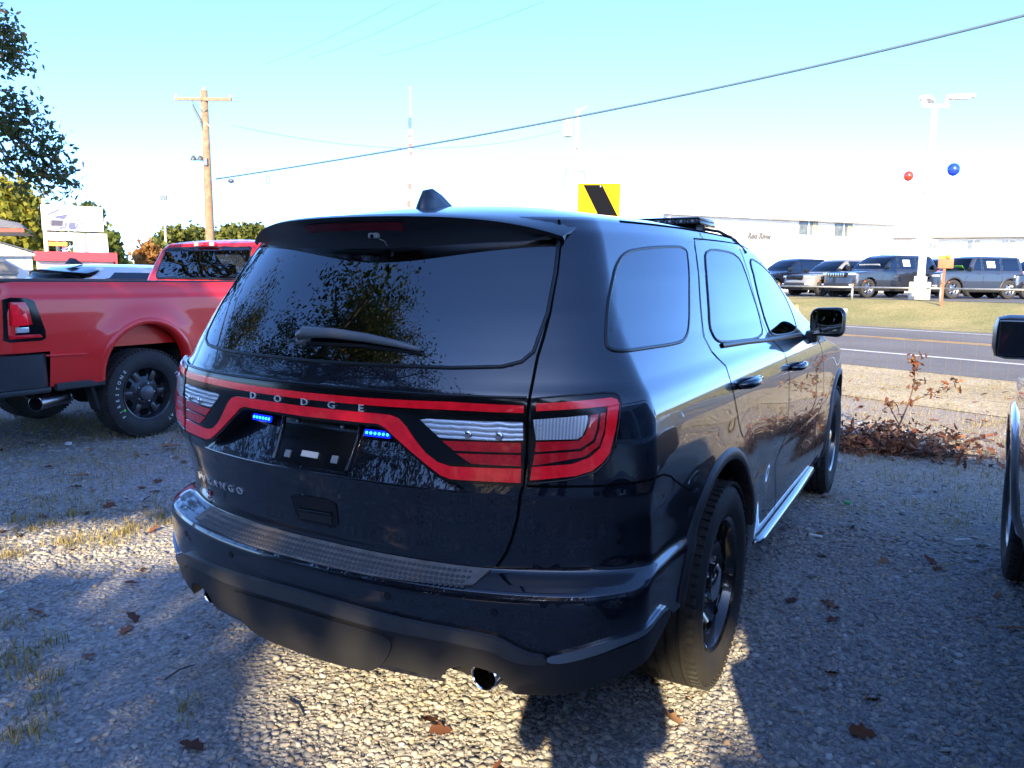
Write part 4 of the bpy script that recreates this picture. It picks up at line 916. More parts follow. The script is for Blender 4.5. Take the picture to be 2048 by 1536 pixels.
# ------------------------------------------------------------------ other vehicles
def zero(*a): return 0*a[0]
def suv(name, label, paint, loc, rotz, L=4.9, Wd=1.94, H=1.78, belt=1.12, hood=1.04, rake=.45, wind=.75, nose=.06, n=(10,6,46), dz=.05, wr=.38, group=None, cat='SUV', glass=None, front='bars', front_mat=None, spoiler=None, flares=None, rim_mat=None, rails=False, fin=False, cladding=True, detail=False, spare=False, mz=.10, sticker=False):
    """parked SUV: rear at y=0, nose at y=L. Body panels, windows, lamps, grille, mirrors, wheels"""
    car = thing(name, label, cat, loc, rotz, group); w = Wd/2; gl = glass or glass_tint
    z = [.30,.42,.60,.80,belt-.14,belt-.04,belt,belt+.10,belt+.28,H-.18,H-.09,H-.045]
    yw0 = L*.66; k = len(z)
    yf = [L-.06,L,L,L-nose*.3,L-nose,L-nose*2.0,yw0+.12,yw0-.02,yw0-wind*.30,yw0-wind*.75,yw0-wind,yw0-wind-.12]
    hz = hood
    yf[5] = L-nose*3 if hz > belt-.05 else yw0+.5
    yr = [.10,.03,.0,.0,.03,.05,.06,.08,.08+rake*.30,.08+rake*.75,.08+rake,.10+rake+.05]
    ww = [w-.07,w-.02,w-.005,w,w-.01,w-.02,w-.045,w-.08,w-.13,w-.20,w-.24,w-.30]
    P = dict(z=z, yr=yr, w=ww, bow=[.10]*k, rx=[.20]*4+[.18]*2+[.14]*6, ry=[.14]*4+[.12]*2+[.09]*6, yf=yf, fbow=[.18]*6+[.10]*6, frx=[.34]*6+[.16]*6, fry=[.22]*6+[.10]*6,
             cap_h=.045, rear_extra=zero, side=lambda y, zz: 1-.05*smoothv(L-1.0, L, y)*(zz < belt)-.03*(1-smoothv(0,.8,y)), side_add=zero, droop=lambda y: 0*y)
    zs = np.unique(np.round(np.concatenate([np.arange(.30, H-.045, dz), [belt, belt+.03, H-.20, H-.12, H-.045]]), 4))
    B = Body(P, zs, n=n, cap=5)
    F = B.F; av = lambda A: .25*(A[:-1,:-1]+A[1:,:-1]+A[:-1,1:]+A[1:,1:])
    cs, cz, cp = av(B.Sf), av(B.Zf), av(F); X, Y, Z = np.abs(cp[...,0]), cp[...,1], cp[...,2]; cap = np.zeros(X.shape, bool); cap[len(zs)-1:] = True
    ya, yb = .80+.02*L, L-.90
    arch = np.zeros(X.shape, bool)
    for yc in (ya, yb): arch |= ((Y-yc)**2+(Z-wr)**2 < (wr+.06)**2) & (X > w*.62)
    band = (cz > belt+.03) & (cz < H-.13) & ~cap
    ywf = np.interp(cz, z, yf); yrr = np.interp(cz, z, yr)
    isfront = band & (Y > ywf-.17) & (X < np.interp(cz, z, ww)-.07); isrear = band & (Y < yrr+.17) & (X < np.interp(cz, z, ww)-.10)
    side = band & (X > np.interp(cz, z, ww)*.93-.02) & ~isfront & ~isrear
    p1, p2, p3 = .32, L*.29, L*.50
    q = side & (Y > yrr+p1) & (Y < p2-.06); r_ = side & (Y > p2+.05) & (Y < p3-.05); f_ = side & (Y > p3+.05) & (Y < ywf-.28)
    glassm = isfront | isrear | q | r_ | f_
    live = ~arch & ~glassm & (cz > .31); lt = cs < 0
    lower = live & (cz < .50) & cladding
    B.faces_obj('body', live & ~lower & ~cap, paint, car); B.faces_obj('roof', live & cap, paint, car); B.faces_obj('lower_cladding', lower, plastic_black, car)
    B.faces_obj('windshield', isfront, glass_clear if glass is None else gl, car); B.faces_obj('rear_window', isrear, gl, car)
    for sg in (~lt, lt):
        B.faces_obj('quarter_window', q & sg, gl, car); B.faces_obj('rear_door_window', r_ & sg, gl, car); B.faces_obj('front_door_window', f_ & sg, gl, car)
    for mi in (False, True):
        zz_ = [(.40,1),(.75,1),(belt,1),(H-.14,1)]
        for yy in (p2, p3, L*.70):
            i = lambda zq: float(np.interp(yy, B.V[np.searchsorted(B.zc, zq)][sum(n[:2])-2:-sum(n[:2])+2,1], B.S[np.searchsorted(B.zc, zq)][sum(n[:2])-2:-sum(n[:2])+2]))
            top = H-.16 if yy < L*.6 else belt
            B.ribbon('door_gap', [(i(.46),.46),(i(.8),.8),(i(belt),belt)]+([(i(top),top)] if top > belt else []), .012, gap_dark, car, mirror=mi, off=.003, res=.2)
        for yy in (p2+.22, p3+.22):
            j = np.searchsorted(B.zc, belt-.10); s0 = float(np.interp(yy, B.V[j][sum(n[:2])-2:-sum(n[:2])+2,1], B.S[j][sum(n[:2])-2:-sum(n[:2])+2])); pt = Vector(B.at([(s0,belt-.10)])[0]); 
            if mi: pt.x = -pt.x
            MB().box(pt+Vector((.02 if not mi else -.02,0,0)), (.03,.20,.03), bev=.01).build('door_handle', paint, car, auto=40)
    for sg in (-1, 1):
        for yc in (ya, yb):
            wheel('wheel', car, (sg*(w-.14),yc,wr), sg, r=wr, wd=.25, rim=wr*.62, rim_mat=rim_mat or steel, detail=detail, spokes=6, n=48 if detail else 28, cap_mat=rim_mat or steel)
            v = []; m_ = 14
            for kk in range(m_+1):
                a = math.pi*kk/m_
                for xx in (w-.45,w-.03): v.append((xx*sg, yc+(wr+.07)*math.cos(a), wr+(wr+.07)*math.sin(a)))
            MB().add(v, [(2*kk,2*kk+1,2*kk+3,2*kk+2) for kk in range(m_)]).box((sg*(w-.46),yc,.5),(.02,2*wr+.1,.7)).build('wheel_liner', liner, car)
            if flares: arch_trim(B, 'fender_flare', yc, wr, wr+.055, .07, -.1, math.pi+.1, flares, car, sg, thick=.018)
        m = MB().box((sg*(w+.04),L*.66-.02,belt+mz),(.22,.12,.18),bev=.05).build('mirror', mat('mirror_shell'), car, auto=40)
        MB().box((sg*(w+.04),L*.66-.085,belt+mz),(.18,.01,.14),bev=.004).build('mirror_glass', mat('mirror_dark',(.02,.022,.025),.06,coat=1.0), m)
        hl = MB().box((sg*(w-.28),L-.16,belt-.22),(.34,.12,.11),Matrix.Rotation(R_(-16*sg),3,'Z'),bev=.05).build('headlight', mat('head_lens',(.72,.74,.76),.12,metal=.4,coat=1), car, auto=40)
        MB().box((sg*(w-.24),L-.10,.56),(.20,.10,.08),Matrix.Rotation(R_(-14*sg),3,'Z'),bev=.02).build('fog_light', mat('head_lens'), car, auto=40)
        MB().box((sg*(w-.16),.09,belt-.12),(.24,.16,.26),Matrix.Rotation(R_(22*sg),3,'Z'),bev=.04).build('tail_light', lens_red_deep, car, auto=40)
        MB().box((sg*(w-.012),L-.62,.72),(.02,.09,.04),bev=.006).build('side_marker', mat('marker_amber',(.6,.12,.03),.3), car)
    fm = front_mat or plastic_gloss
    gr = MB().box((0,L-.045,belt-.25),(w*1.02,.10,.22),bev=.03).build('grille', plastic_gloss, car, auto=40)
    if front == 'slots':
        for kk in range(7): MB().box((-.42+.14*kk,L+.012,belt-.25),(.085,.03,.17),bev=.012).build('grille_slot', chrome, gr, auto=40)
    else:
        for kk in range(3): MB().box((0,L+.008,belt-.32+.07*kk),(w*.96,.02,.02),bev=.006).build('grille_bar', fm, gr, auto=40)
    MB().box((0,L-.02,.56),(w*1.25,.10,.16),bev=.04).build('lower_grille', plastic_black, car, auto=40)
    MB().box((0,L+.015,.44),(w*1.3,.08,.06),bev=.02).build('skid_plate', chrome if front == 'slots' else plastic_black, car, auto=40)
    if spoiler:
        v = []; 
        for kk in range(13):
            x = -w+.26+(2*w-.52)*kk/12; t = abs(x)/(w-.26); v += [(x,.66,H-.04-.05*t),(x,.26+.22*t*t,H-.085-.05*t),(x,.27+.22*t*t,H-.11-.05*t),(x,.40+.1*t,H-.27+.03*t)]
        MB().add(v, [(4*kk+j,4*kk+4+j,4*kk+5+j,4*kk+1+j) for kk in range(12) for j in range(3)]+[(4*kk+3,4*kk+7,4*kk+4,4*kk) for kk in range(12)]+[(0,1,2,3),(48,51,50,49)]).build('spoiler', spoiler, car, auto=35)
    if fin: MB().add([(-.03,.62,H-.01),(.03,.62,H-.01),(.015,.68,H+.075),(-.015,.68,H+.075),(-.01,.75,H+.07),(.01,.75,H+.07),(-.02,.86,H-.01),(.02,.86,H-.01)], [(0,1,2,3),(3,2,5,4),(4,5,7,6),(1,7,5,2),(0,3,4,6)]).build('fin_antenna', plastic_gloss, car)
    if sticker:
        for sg in (-1,1):
            MB().box((sg*(w-.115),L*.405,belt+.30),(.012,.42,.30),Matrix.Rotation(R_(-17*sg),3,'Y'),bev=.004).build('window_sticker', mat('sticker_white',(.8,.8,.8),.6), car)
        MB().box((0,L*.66-wind*.28+.05,belt+.20),(w*1.1,.012,.12),Matrix.Rotation(R_(-38),3,'X'),bev=.003).build('windshield_banner', mat('sticker_white') if front == 'slots' else mat('sticker_green',(.25,.62,.05),.6), car)
    if rails:
        for sg in (-1,1): MB().tube([(sg*(w-.29),L*.14,H-.03),(sg*(w-.28),L*.17,H+.025),(sg*(w-.28),L*.50,H+.03),(sg*(w-.29),L*.53,H-.02)], .018, 6).build('roof_rail', plastic_gloss, car, smooth=True)
    MB().box((0,L*.5,.36),(w*1.2,L*.86,.10)).build('underbody', liner, car)
    MB().box((0,L*.5,.78),(w*1.6,L*.75,.03)).build('cabin_floor', interior_dark, car)
    for yy in (L*.24,L*.40,L*.56):
        for xx in (-.42,.42): MB().box((xx,yy,1.0),(.48,.16,.66),Matrix.Rotation(R_(-12),3,'X'),bev=.05).build('seat', seat_cloth, car)
    return car, B
paint_silver = mat('paint_silver', (.34,.34,.35), .32, metal=.75, coat=1.0, coat_rough=.02)
paint_white = mat('paint_white', (.68,.70,.72), .3, coat=1.0, coat_rough=.03)
paint_grey = mat('paint_grey', (.20,.195,.18), .35, coat=1.0, coat_rough=.03)
paint_dgrey = mat('paint_dark_grey', (.016,.018,.026), .3, coat=1.0, coat_rough=.03)
paint_navy = mat('paint_navy', (.006,.008,.016), .25, coat=1.0, coat_rough=.02)
paint_slate = mat('paint_slate', (.022,.030,.050), .35, coat=1.0, coat_rough=.04)
# the neighbour on the right
nb, NB = suv('neighbour_suv', 'silver SUV at the right edge, only its mirror, front fender and tyre showing', paint_silver, (2.845,-1.04,0), 0, L=4.93, Wd=1.98, H=1.80, belt=1.10, wr=.385, n=(20,14,110), dz=.02, detail=True, spoiler=None, rails=True, mz=.155, flares=paint_silver)
# white SUV beyond the pickup
wsuv, _ = suv('white_suv', 'white SUV behind the red pickup bed with black rear spoiler and fin antenna', paint_white, (-9.2,4.2,-.13), 0, L=5.0, Wd=1.92, H=1.75, belt=1.22, spoiler=plastic_gloss, fin=True, rake=.5, n=(14,8,70), dz=.035)
# dealer's stock across the road
HD = math.atan2(.58, -.81)       # rotz so that +y points along (-.58,-.81)
def far(label, name, px_nose, paint, **k):
    ang = k.pop('ang', None); rz = math.atan2(.60,-.80) if ang is None else ang
    return suv(name, label, paint, (px_nose[0], px_nose[1], .812), rz, group='dealer stock parked across the road', n=(8,5,40), dz=.06, **k)
def spot(u, Z, v=552):      # ground point of the lot seen at image column u, depth Z
    d = _f+_r*((u-1024)/1540)-_u*((v-768)/1540); return CAM+d*Z
def heading(fx, fy): return math.atan2(-fx, fy)
def park(label, name, u_nose, Znose, paint, L, hx=-.60, hy=-.80, **k):
    p = spot(u_nose, Znose); h = Vector((hx,hy,0)).normalized(); rear = Vector((p.x,p.y,0))-h*L
    return far(label, name, (rear.x, rear.y), paint, L=L, ang=heading(h.x,h.y), **k)
park('dark grey SUV with bright seven slot chrome grille nearest the lamp pole', 'parked_suv', 1672, 34.2, paint_dgrey, 5.4, Wd=2.06, H=1.94, belt=1.25, hood=1.2, front='slots', nose=.03, rake=.25, wr=.42, rails=True, sticker=True)
park('pale grey SUV with black grille, left of the chrome grille SUV', 'parked_suv', 1588, 36.0, paint_grey, 5.0, Wd=1.94, H=1.78, belt=1.12)
park('black SUV half hidden behind the mirror side of the pale grey one', 'parked_suv', 1498, 38.5, paint_navy, 4.9, Wd=1.94, H=1.86, belt=1.18)
park('slate blue boxy SUV with wide fender flares right of the lamp pole', 'parked_suv', 1842, 34.5, paint_slate, 4.75, hx=-.74, hy=-.67, Wd=1.96, H=1.90, belt=1.22, hood=1.2, rake=.08, wind=.35, nose=.02, wr=.42, flares=plastic_black, sticker=True)
park('dark navy SUV at the right end of the dealer row', 'parked_suv', 1990, 35.2, paint_navy, 5.1, hx=-.70, hy=-.72, Wd=2.0, H=1.90, belt=1.22, rake=.2)
park('dark SUV in the second row behind the chrome grille SUV', 'parked_suv', 1792, 39.0, paint_navy, 5.2, Wd=2.0, H=1.95, belt=1.22)

# ------------------------------------------------------------------ the red pickup
def build_pickup():
    paint_red = mat('paint_red', (.80,.016,.012), .34, coat=.7, coat_rough=.025)
    trk = thing('pickup_truck', 'bright red pickup truck with long bed and white lettered all terrain tyres', 'pickup', (-5.72,1.62,0))
    YW, ZW = 1.24, .405
    def xside(y, z):
        x = np.interp(z, [.56,.70,.85,1.0,1.15,1.27,1.30,1.36,1.41], [.955,.975,.990,1.0,1.002,.998,.985,.975,.960])
        d = np.sqrt((y-YW)**2+(z-.60)**2); x = x+.030*np.exp(-((d-.45)/.13)**2)
        return x
    ys = np.linspace(.02, 2.54, 130); zs = np.linspace(.56, 1.41, 56)
    for sg in (-1, 1):
        v = []; keep = []; 
        for z in zs:
            for y in ys:
                rr = max(0,(.14-y)/.14); v.append((sg*(float(xside(y,z))-.07*rr*rr), y, z))
        f = []
        for i in range(len(zs)-1):
            for k in range(len(ys)-1):
                yc, zc = .5*(ys[k]+ys[k+1]), .5*(zs[i]+zs[i+1])
                a = (yc-YW)**2+(zc-.62)**2 < .43**2 or (abs(yc-YW) < .43 and zc < .62)
                if a or (yc < .37 and zc < .86): continue
                q = (i*len(ys)+k, i*len(ys)+k+1, (i+1)*len(ys)+k+1, (i+1)*len(ys)+k); f.append(q if sg > 0 else q[::-1])
        side = link('bed_side', mesh('bed_side', v, f), paint_red, trk, True)
        MB().box((sg*.905,1.28,1.412),(.115,2.54,.018),bev=.006).build('bed_rail', plastic_black, side, auto=40)
        MB().box((sg*.86,1.28,1.12),(.012,2.50,.56)).build('inner_wall', paint_red, side)
        # opening lip
        pts = [(YW-.43*1,.57),(YW-.43,.62)]+[(YW-.43*math.cos(a),.62+.43*math.sin(a)) for a in np.linspace(.1,math.pi-.1,26)]+[(YW+.43,.62),(YW+.43,.57)]
        vv = []
        for y, z in pts:
            c = Vector((y-YW, max(z-.62,0))).normalized() if z > .62 else Vector((1 if y > YW else -1,0)); x = float(xside(y+c.x*.02,z+c.y*.02))
            vv += [(sg*(x-.10),y-c.x*.012,z-c.y*.012),(sg*(x+.008),y-c.x*.010,z-c.y*.010),(sg*(x+.010),y+c.x*.022,z+c.y*.022),(sg*(x-.002),y+c.x*.045,z+c.y*.045)]
        MB().add(vv, [(4*k+j,4*k+j+1,4*k+5+j,4*k+4+j) for k in range(len(pts)-1) for j in range(3)]).build('arch_lip', paint_red, side, smooth=True)
        vl = []
        for k in range(17):
            a = math.pi*k/16
            for xx in (.50,.97): vl.append((xx*sg, YW-.46*math.cos(a), .62+.46*math.sin(a)))
        MB().add(vl, [(2*k,2*k+1,2*k+3,2*k+2) for k in range(16)]).box((.49*sg,YW,.75),(.02,.95,.70)).build('wheel_liner', liner, trk)
        MB().box((sg*.90,YW-.50,.47),(.10,.03,.32),Matrix.Rotation(R_(14),3,'X')).build('mud_flap', liner, trk)
        # tail light
        def lp(y, z, o): 
            rr = max(0,(.14-y)/.14); return (sg*(float(xside(y,z))-.07*rr*rr+o), y, z)
        def patch(poly, o, nm, m, par, bev=.0):
            Pp = [Vector(p) for p in poly]; c = sum(Pp, Vector((0,0)))/len(Pp); vv = [lp(p.x,p.y,o) for p in Pp]+[lp(p.x+(p.x-c.x)*.03,p.y+(p.y-c.y)*.02,-.01) for p in Pp]+[lp(c.x,c.y,o+.004)]
            nn = len(Pp); ff = [(k,(k+1)%nn,2*nn) for k in range(nn)]+[(k,nn+k,nn+(k+1)%nn,(k+1)%nn) for k in range(nn)]
            return MB().add(vv, ff).build(nm, m, par, auto=30)
        LP = [(.04,.955),(.05,1.27),(.10,1.285),(.22,1.28),(.265,1.255),(.30,1.14),(.335,1.02),(.335,.96),(.30,.945),(.08,.942)]
        tl = patch(LP, .012, 'tail_light', plastic_gloss, trk)
        patch([(.09,1.07),(.095,1.225),(.13,1.235),(.145,1.15),(.165,1.10),(.17,1.16),(.19,1.17),(.205,1.10),(.205,1.07)], .020, 'red_lens', lens_red, tl)
        patch([(.08,1.075),(.085,1.25),(.19,1.25),(.215,1.20),(.235,1.075)], .018, 'red_lens', lens_red_deep, tl)
        patch([(.115,1.015),(.115,1.055),(.205,1.055),(.205,1.015)], .018, 'reverse_lens', mat('head_lens'), tl)
        patch([(.07,.965),(.075,.995),(.29,.995),(.31,.97)], .018, 'lower_lens', lens_red_deep, tl)
        MB().box((sg*.997,.50,.815),(.012,.34,.014),Matrix.Rotation(R_(-2),3,'X'),bev=.004).build('side_crease', paint_red, side)
        wh = wheel('wheel', trk, (sg*.855,YW,ZW), sg, r=.405, wd=.27, rim=.245, rim_mat=mat('wheel_dark',(.018,.018,.02),.35,coat=.4), spokes=6, cap_mat=mat('cap_grey',(.10,.10,.11),.35,metal=.5))
        if sg > 0:
            wl = mat('tyre_letters', (.62,.66,.68), .6)
            for word, a_mid, step in (('FIRESTONE', R_(176), R_(9.6)), ('TRANSFORCE AT', R_(-12), R_(7.0))):
                for k, ch in enumerate(word):
                    if ch == ' ': continue
                    a = a_mid-(k-(len(word)-1)/2)*step; rad = Vector((0, math.cos(a), math.sin(a))); tan = Vector((0, math.sin(a), -math.cos(a)))
                    M = frame(Vector((.1365,0,0))+rad*.318, tan, rad, (1,0,0)); text_obj('letter', ch, .042, .0012, wl, M, wh)
            MB().lathe([(.137,.012),(.139,.010),(.139,0)], c=(0,math.cos(R_(206))*.285,math.sin(R_(206))*.285), n=12).build('green_dot', mat('green_dot',(.12,.75,.05),.5), wh)
        wheel('wheel', trk, (sg*.855,YW+3.56,ZW), sg, r=.405, wd=.27, rim=.245, rim_mat=mat('wheel_dark'), detail=False, spokes=6, cap_mat=mat('cap_grey'))
    tg = MB().box((0,-.005,1.00),(1.66,.06,.78),bev=.03).build('tailgate', paint_red, trk, auto=40)
    MB().box((0,-.045,1.28),(.30,.03,.09),bev=.01).build('tailgate_handle', plastic_gloss, tg, auto=40)
    MB().box((0,1.28,.86),(1.72,2.5,.03)).build('bed_floor', paint_red, trk)
    bp = MB().box((0,-.16,.70),(1.70,.24,.26),bev=.05)
    for sg in (-1,1):
        bp.add([(sg*a,b,c) for c in (.57,.835) for a,b in ((.80,-.28),(.93,-.26),(1.005,-.10),(1.012,.30),(.96,.355),(.80,.355))], [(0,1,2,3,4,5),(6,7,8,9,10,11)]+[(k,(k+1)%6,6+(k+1)%6,6+k) for k in range(6)])
    bpo = bp.build('rear_bumper', mat('bumper_satin',(.030,.031,.034),.38,noise=(6,.8,1.2)), trk, auto=35)
    for sg in (-1,1): MB().box((sg*.93,.04,.545),(.17,.62,.045),bev=.015).build('bumper_valance', plastic_black, bpo, auto=40)
    ex = MB().lathe([(-.10,.060),(-.102,.056),(.30,.054),(.30,.058)], c=(.90,.34,.435), axis='Y', n=24).build('exhaust_tip', steel, trk, auto=40); ex.data.transform(Matrix.Translation((.90,.34,.435)) @ Matrix.Rotation(R_(28),4,'Z') @ Matrix.Translation((-.90,-.34,-.435)))
    MB().box((.955,.62,.555),(.05,.42,.06),bev=.01).build('lower_sill', plastic_black, trk)
    MB().tube([(-.86,YW,ZW),(.86,YW,ZW)], .06, 10).build('rear_axle', liner, trk); MB().sphere((0,YW,ZW), .17, 14, 8).build('differential', liner, trk, smooth=True)
    MB().box((0,2.6,.55),(.95,4.6,.14)).build('frame_rails', liner, trk)
    # cab and nose
    z = [.50,.80,1.10,1.25,1.38,1.44,1.60,1.76,1.83]; k = len(z)
    P = dict(z=z, yr=[2.60,2.60,2.60,2.60,2.60,2.61,2.66,2.72,2.78], w=[.96,.99,1.0,.99,.965,.95,.885,.82,.76], bow=[.02]*k, rx=[.08]*k, ry=[.06]*k,
             yf=[5.72,5.74,5.70,5.60,4.75,4.62,4.42,4.20,4.05], fbow=[.10]*k, frx=[.25]*4+[.12]*5, fry=[.12]*k, cap_h=.05, rear_extra=zero, side=lambda y, zz: 1+0*y, side_add=zero, droop=lambda y: 0*y)
    zz = np.unique(np.round(np.concatenate([np.arange(.50,1.83,.03),[1.83]]),4)); B = Body(P, zz, n=(24,10,60), cap=6); av = lambda A: .25*(A[:-1,:-1]+A[1:,:-1]+A[:-1,1:]+A[1:,1:])
    cs, cz, cp = av(B.Sf), av(B.Zf), av(B.F); X, Y = np.abs(cp[...,0]), cp[...,1]
    RWIN = [(0,1.435),(.72,1.435),(.755,1.46),(.725,1.62),(.70,1.755),(.66,1.775),(0,1.785)]
    win = in_poly(cs, cz, both(RWIN)) & (np.abs(cs) < .735)
    ywf = np.interp(cz, z, P['yf']); sw = (cz > 1.43) & (cz < 1.76) & (X > .8*np.interp(cz,z,P['w'])) & (Y > 2.95) & (Y < ywf-.30); fw = (cz > 1.40) & (cz < 1.77) & (Y > ywf-.20) & (X < .72)
    arch = ((Y-(YW+3.56))**2+(cz-.60)**2 < .45**2) & (X > .6)
    live = ~(win|sw|fw|arch)
    B.faces_obj('cab', live & (Y < 4.5), paint_red, trk); B.faces_obj('front_clip', live & (Y >= 4.5), paint_red, trk)
    B.faces_obj('windshield', fw, glass_clear, trk)
    for m_ in (cs > 0, cs < 0): B.faces_obj('door_window', sw & m_, glass_tint, trk)
    rw = B.panel('rear_window', both(RWIN), glass_tint, trk, off=.004, res=.04); B.ribbon('window_seal', both(RWIN), .03, rubber_seal, rw, off=.002, closed=True, thick=.004)
    hm = MB().box((0,2.715,1.815),(.34,.035,.05),bev=.012).build('high_stop_light', lens_red, trk, auto=40)
    for sg in (-1,1): MB().box((sg*.125,2.705,1.815),(.07,.03,.042),bev=.008).build('cargo_lens', mat('head_lens'), hm, auto=40)
    MB().box((0,5.72,.98),(1.5,.08,.30),bev=.03).build('grille', plastic_gloss, trk, auto=40); MB().box((0,5.80,.62),(1.9,.18,.24),bev=.05).build('front_bumper', plastic_black, trk, auto=40)
    for sg in (-1,1):
        MB().box((sg*.78,5.62,1.02),(.32,.16,.22),bev=.05).build('headlight', mat('head_lens'), trk, auto=40); MB().box((sg*1.13,4.35,1.50),(.22,.14,.30),bev=.04).build('mirror', plastic_black, trk, auto=40)
    for xx in (-.45,.0,.45):
        s_ = MB().box((xx,3.05,1.12),(.48,.16,.64),Matrix.Rotation(R_(-10),3,'X'),bev=.05).build('seat', seat_cloth, trk); MB().box((xx,2.98,1.52),(.26,.10,.17),bev=.04).build('headrest', seat_cloth, s_)
    return trk
pickup = build_pickup()
# ------------------------------------------------------------------ across the road: dealership, lamp pole, fence, signs
def pix(u, v, Z):       # world point seen at photo pixel (u,v), depth Z metres along the lens axis
    return CAM+(_f+_r*((u-1024)/1540)-_u*((v-768)/1540))*Z
white_wall = mat('white_wall', (.78,.76,.72), .8, noise=(.8,.93,1.05)); trim_brown = mat('trim_brown', (.22,.18,.14), .7)
win_dark = mat('office_window', (.10,.11,.10), .08, spec=.6, noise=(1.4,.4,1.8)); metal_white = mat('metal_white', (.80,.80,.79), .45)
def wall_frame(a, b):   # wall from ground point a to b: local x along, local -y outward
    a, b = Vector((a.x,a.y,0)), Vector((b.x,b.y,0)); d = b-a; return d.length, math.atan2(d.y, d.x), a
bld = thing('dealership', 'white two storey dealership building with metal sign letters across the road', 'building')
A0, A1, A2 = pix(1330,470,49), pix(1795,470,56.5), pix(2200,470,52)
def wall(a, b, z0, z1, th, nm, m, par):
    L, rz, o = wall_frame(a, b); w = MB().box((L/2,th/2,(z0+z1)/2),(L,th,z1-z0)).build(nm, m, par); w.location = o; w.rotation_euler = (0,0,rz); return w, L
wa, LA = wall(A0, A1, .8, 5.62, .3, 'wall', white_wall, bld); wb, LB_ = wall(A1, A2, .8, 4.72, .3, 'wall', white_wall, bld)
wc, _l = wall(A2, A2+Vector((6,22,0)), .8, 4.70, .3, 'wall', white_wall, bld); wd_, _l = wall(A0+Vector((-2,16,0)), A0, .8, 5.62, .3, 'wall', white_wall, bld)
MB().box((LA/2,-.12,5.68),(LA+.6,.7,.10)).build('eave', metal_white, wa); MB().box((LA*.68,-.475,5.65),(LA*.56,.02,.05)).build('gutter', trim_brown, wa)
MB().box((LB_/2,-.25,4.80),(LB_+.6,1.0,.10)).build('eave', metal_white, wb); MB().box((LB_/2,-.76,4.74),(LB_+.4,.02,.07)).build('gutter', trim_brown, wb)
ra = MB().add([tuple(A0+Vector((0,0,0)))[:2]+(5.74,), tuple(A1)[:2]+(5.74,), tuple(A1+Vector((-7,8,0)))[:2]+(6.2,), tuple(A0+Vector((-3,16,0)))[:2]+(6.2,)], [(0,1,2,3)]).build('roof', metal_white, bld)
MB().add([tuple(A1)[:2]+(4.86,), tuple(A2)[:2]+(4.86,), tuple(A2+Vector((4,20,0)))[:2]+(5.6,), tuple(A1+Vector((-5,20,0)))[:2]+(5.6,)], [(0,1,2,3)]).build('roof', metal_white, bld)
def on_wall(wobj, a, b, u):      # distance along wall a-b where the sight line of column u meets it
    p = pix(u, 552, 1)-CAM; d = Vector((b.x-a.x,b.y-a.y)); L = d.length; d /= L; q = Vector((CAM.x-a.x, CAM.y-a.y)); det = p.x*(-d.y)-p.y*(-d.x)
    t = (-q.x*(-d.y)+q.y*(-d.x))/det; pt = Vector((q.x+p.x*t, q.y+p.y*t)); return pt.dot(d), t
def window_at(u0, u1, v0, v1, par=None, a=A0, b=A1, nm='window'):
    s0, t0 = on_wall(None,a,b,u0); s1, t1 = on_wall(None,a,b,u1); um = (u0+u1)/2; sm, tm = on_wall(None,a,b,um)
    z1 = pix(um,v0,tm).z; z0 = pix(um,v1,tm).z; w_ = abs(s1-s0)
    wo = MB().box(((s0+s1)/2,-.02,(z0+z1)/2),(w_,.06,z1-z0)).build(nm, win_dark, par)
    MB().box(((s0+s1)/2,-.055,(z0+z1)/2),(.10,.03,z1-z0)).build('mullion', metal_white, wo)
    for zz in (z0,z1): MB().box(((s0+s1)/2,-.05,zz),(w_+.14,.06,.07)).build('frame', metal_white, wo)
    MB().box((max(s0,s1)-w_*.16,-.052,(z0+z1)/2-.05),(w_*.22,.008,(z1-z0)*.8)).build('blind', mat('blind_tan',(.45,.36,.20),.7), wo)
    return wo
window_at(1592,1628,442,472,wa); window_at(1663,1697,447,475,wa)
window_at(1587,1607,526,552,wa)
for u in (1850,1930,2000): window_at(u,u+22,480,500,wb,A1,A2)
sgn = mat('sign_letters', (.13,.13,.125), .6)
s_, t_ = on_wall(None,A0,A1,1514); zc = pix(1514,472,t_).z
for wtxt, u in (('Red River',1514),('mow',1449)):
    s_, t_ = on_wall(None,A0,A1,u); zz = pix(u,473,t_).z
    M = frame((s_,-.03,zz), (1,0,0), (0,0,1), (0,-1,0)); text_obj('sign_letters', wtxt, .62 if u == 1514 else .5, .06, sgn, M, wa, shear=.2, bold=.012, sx=.80)
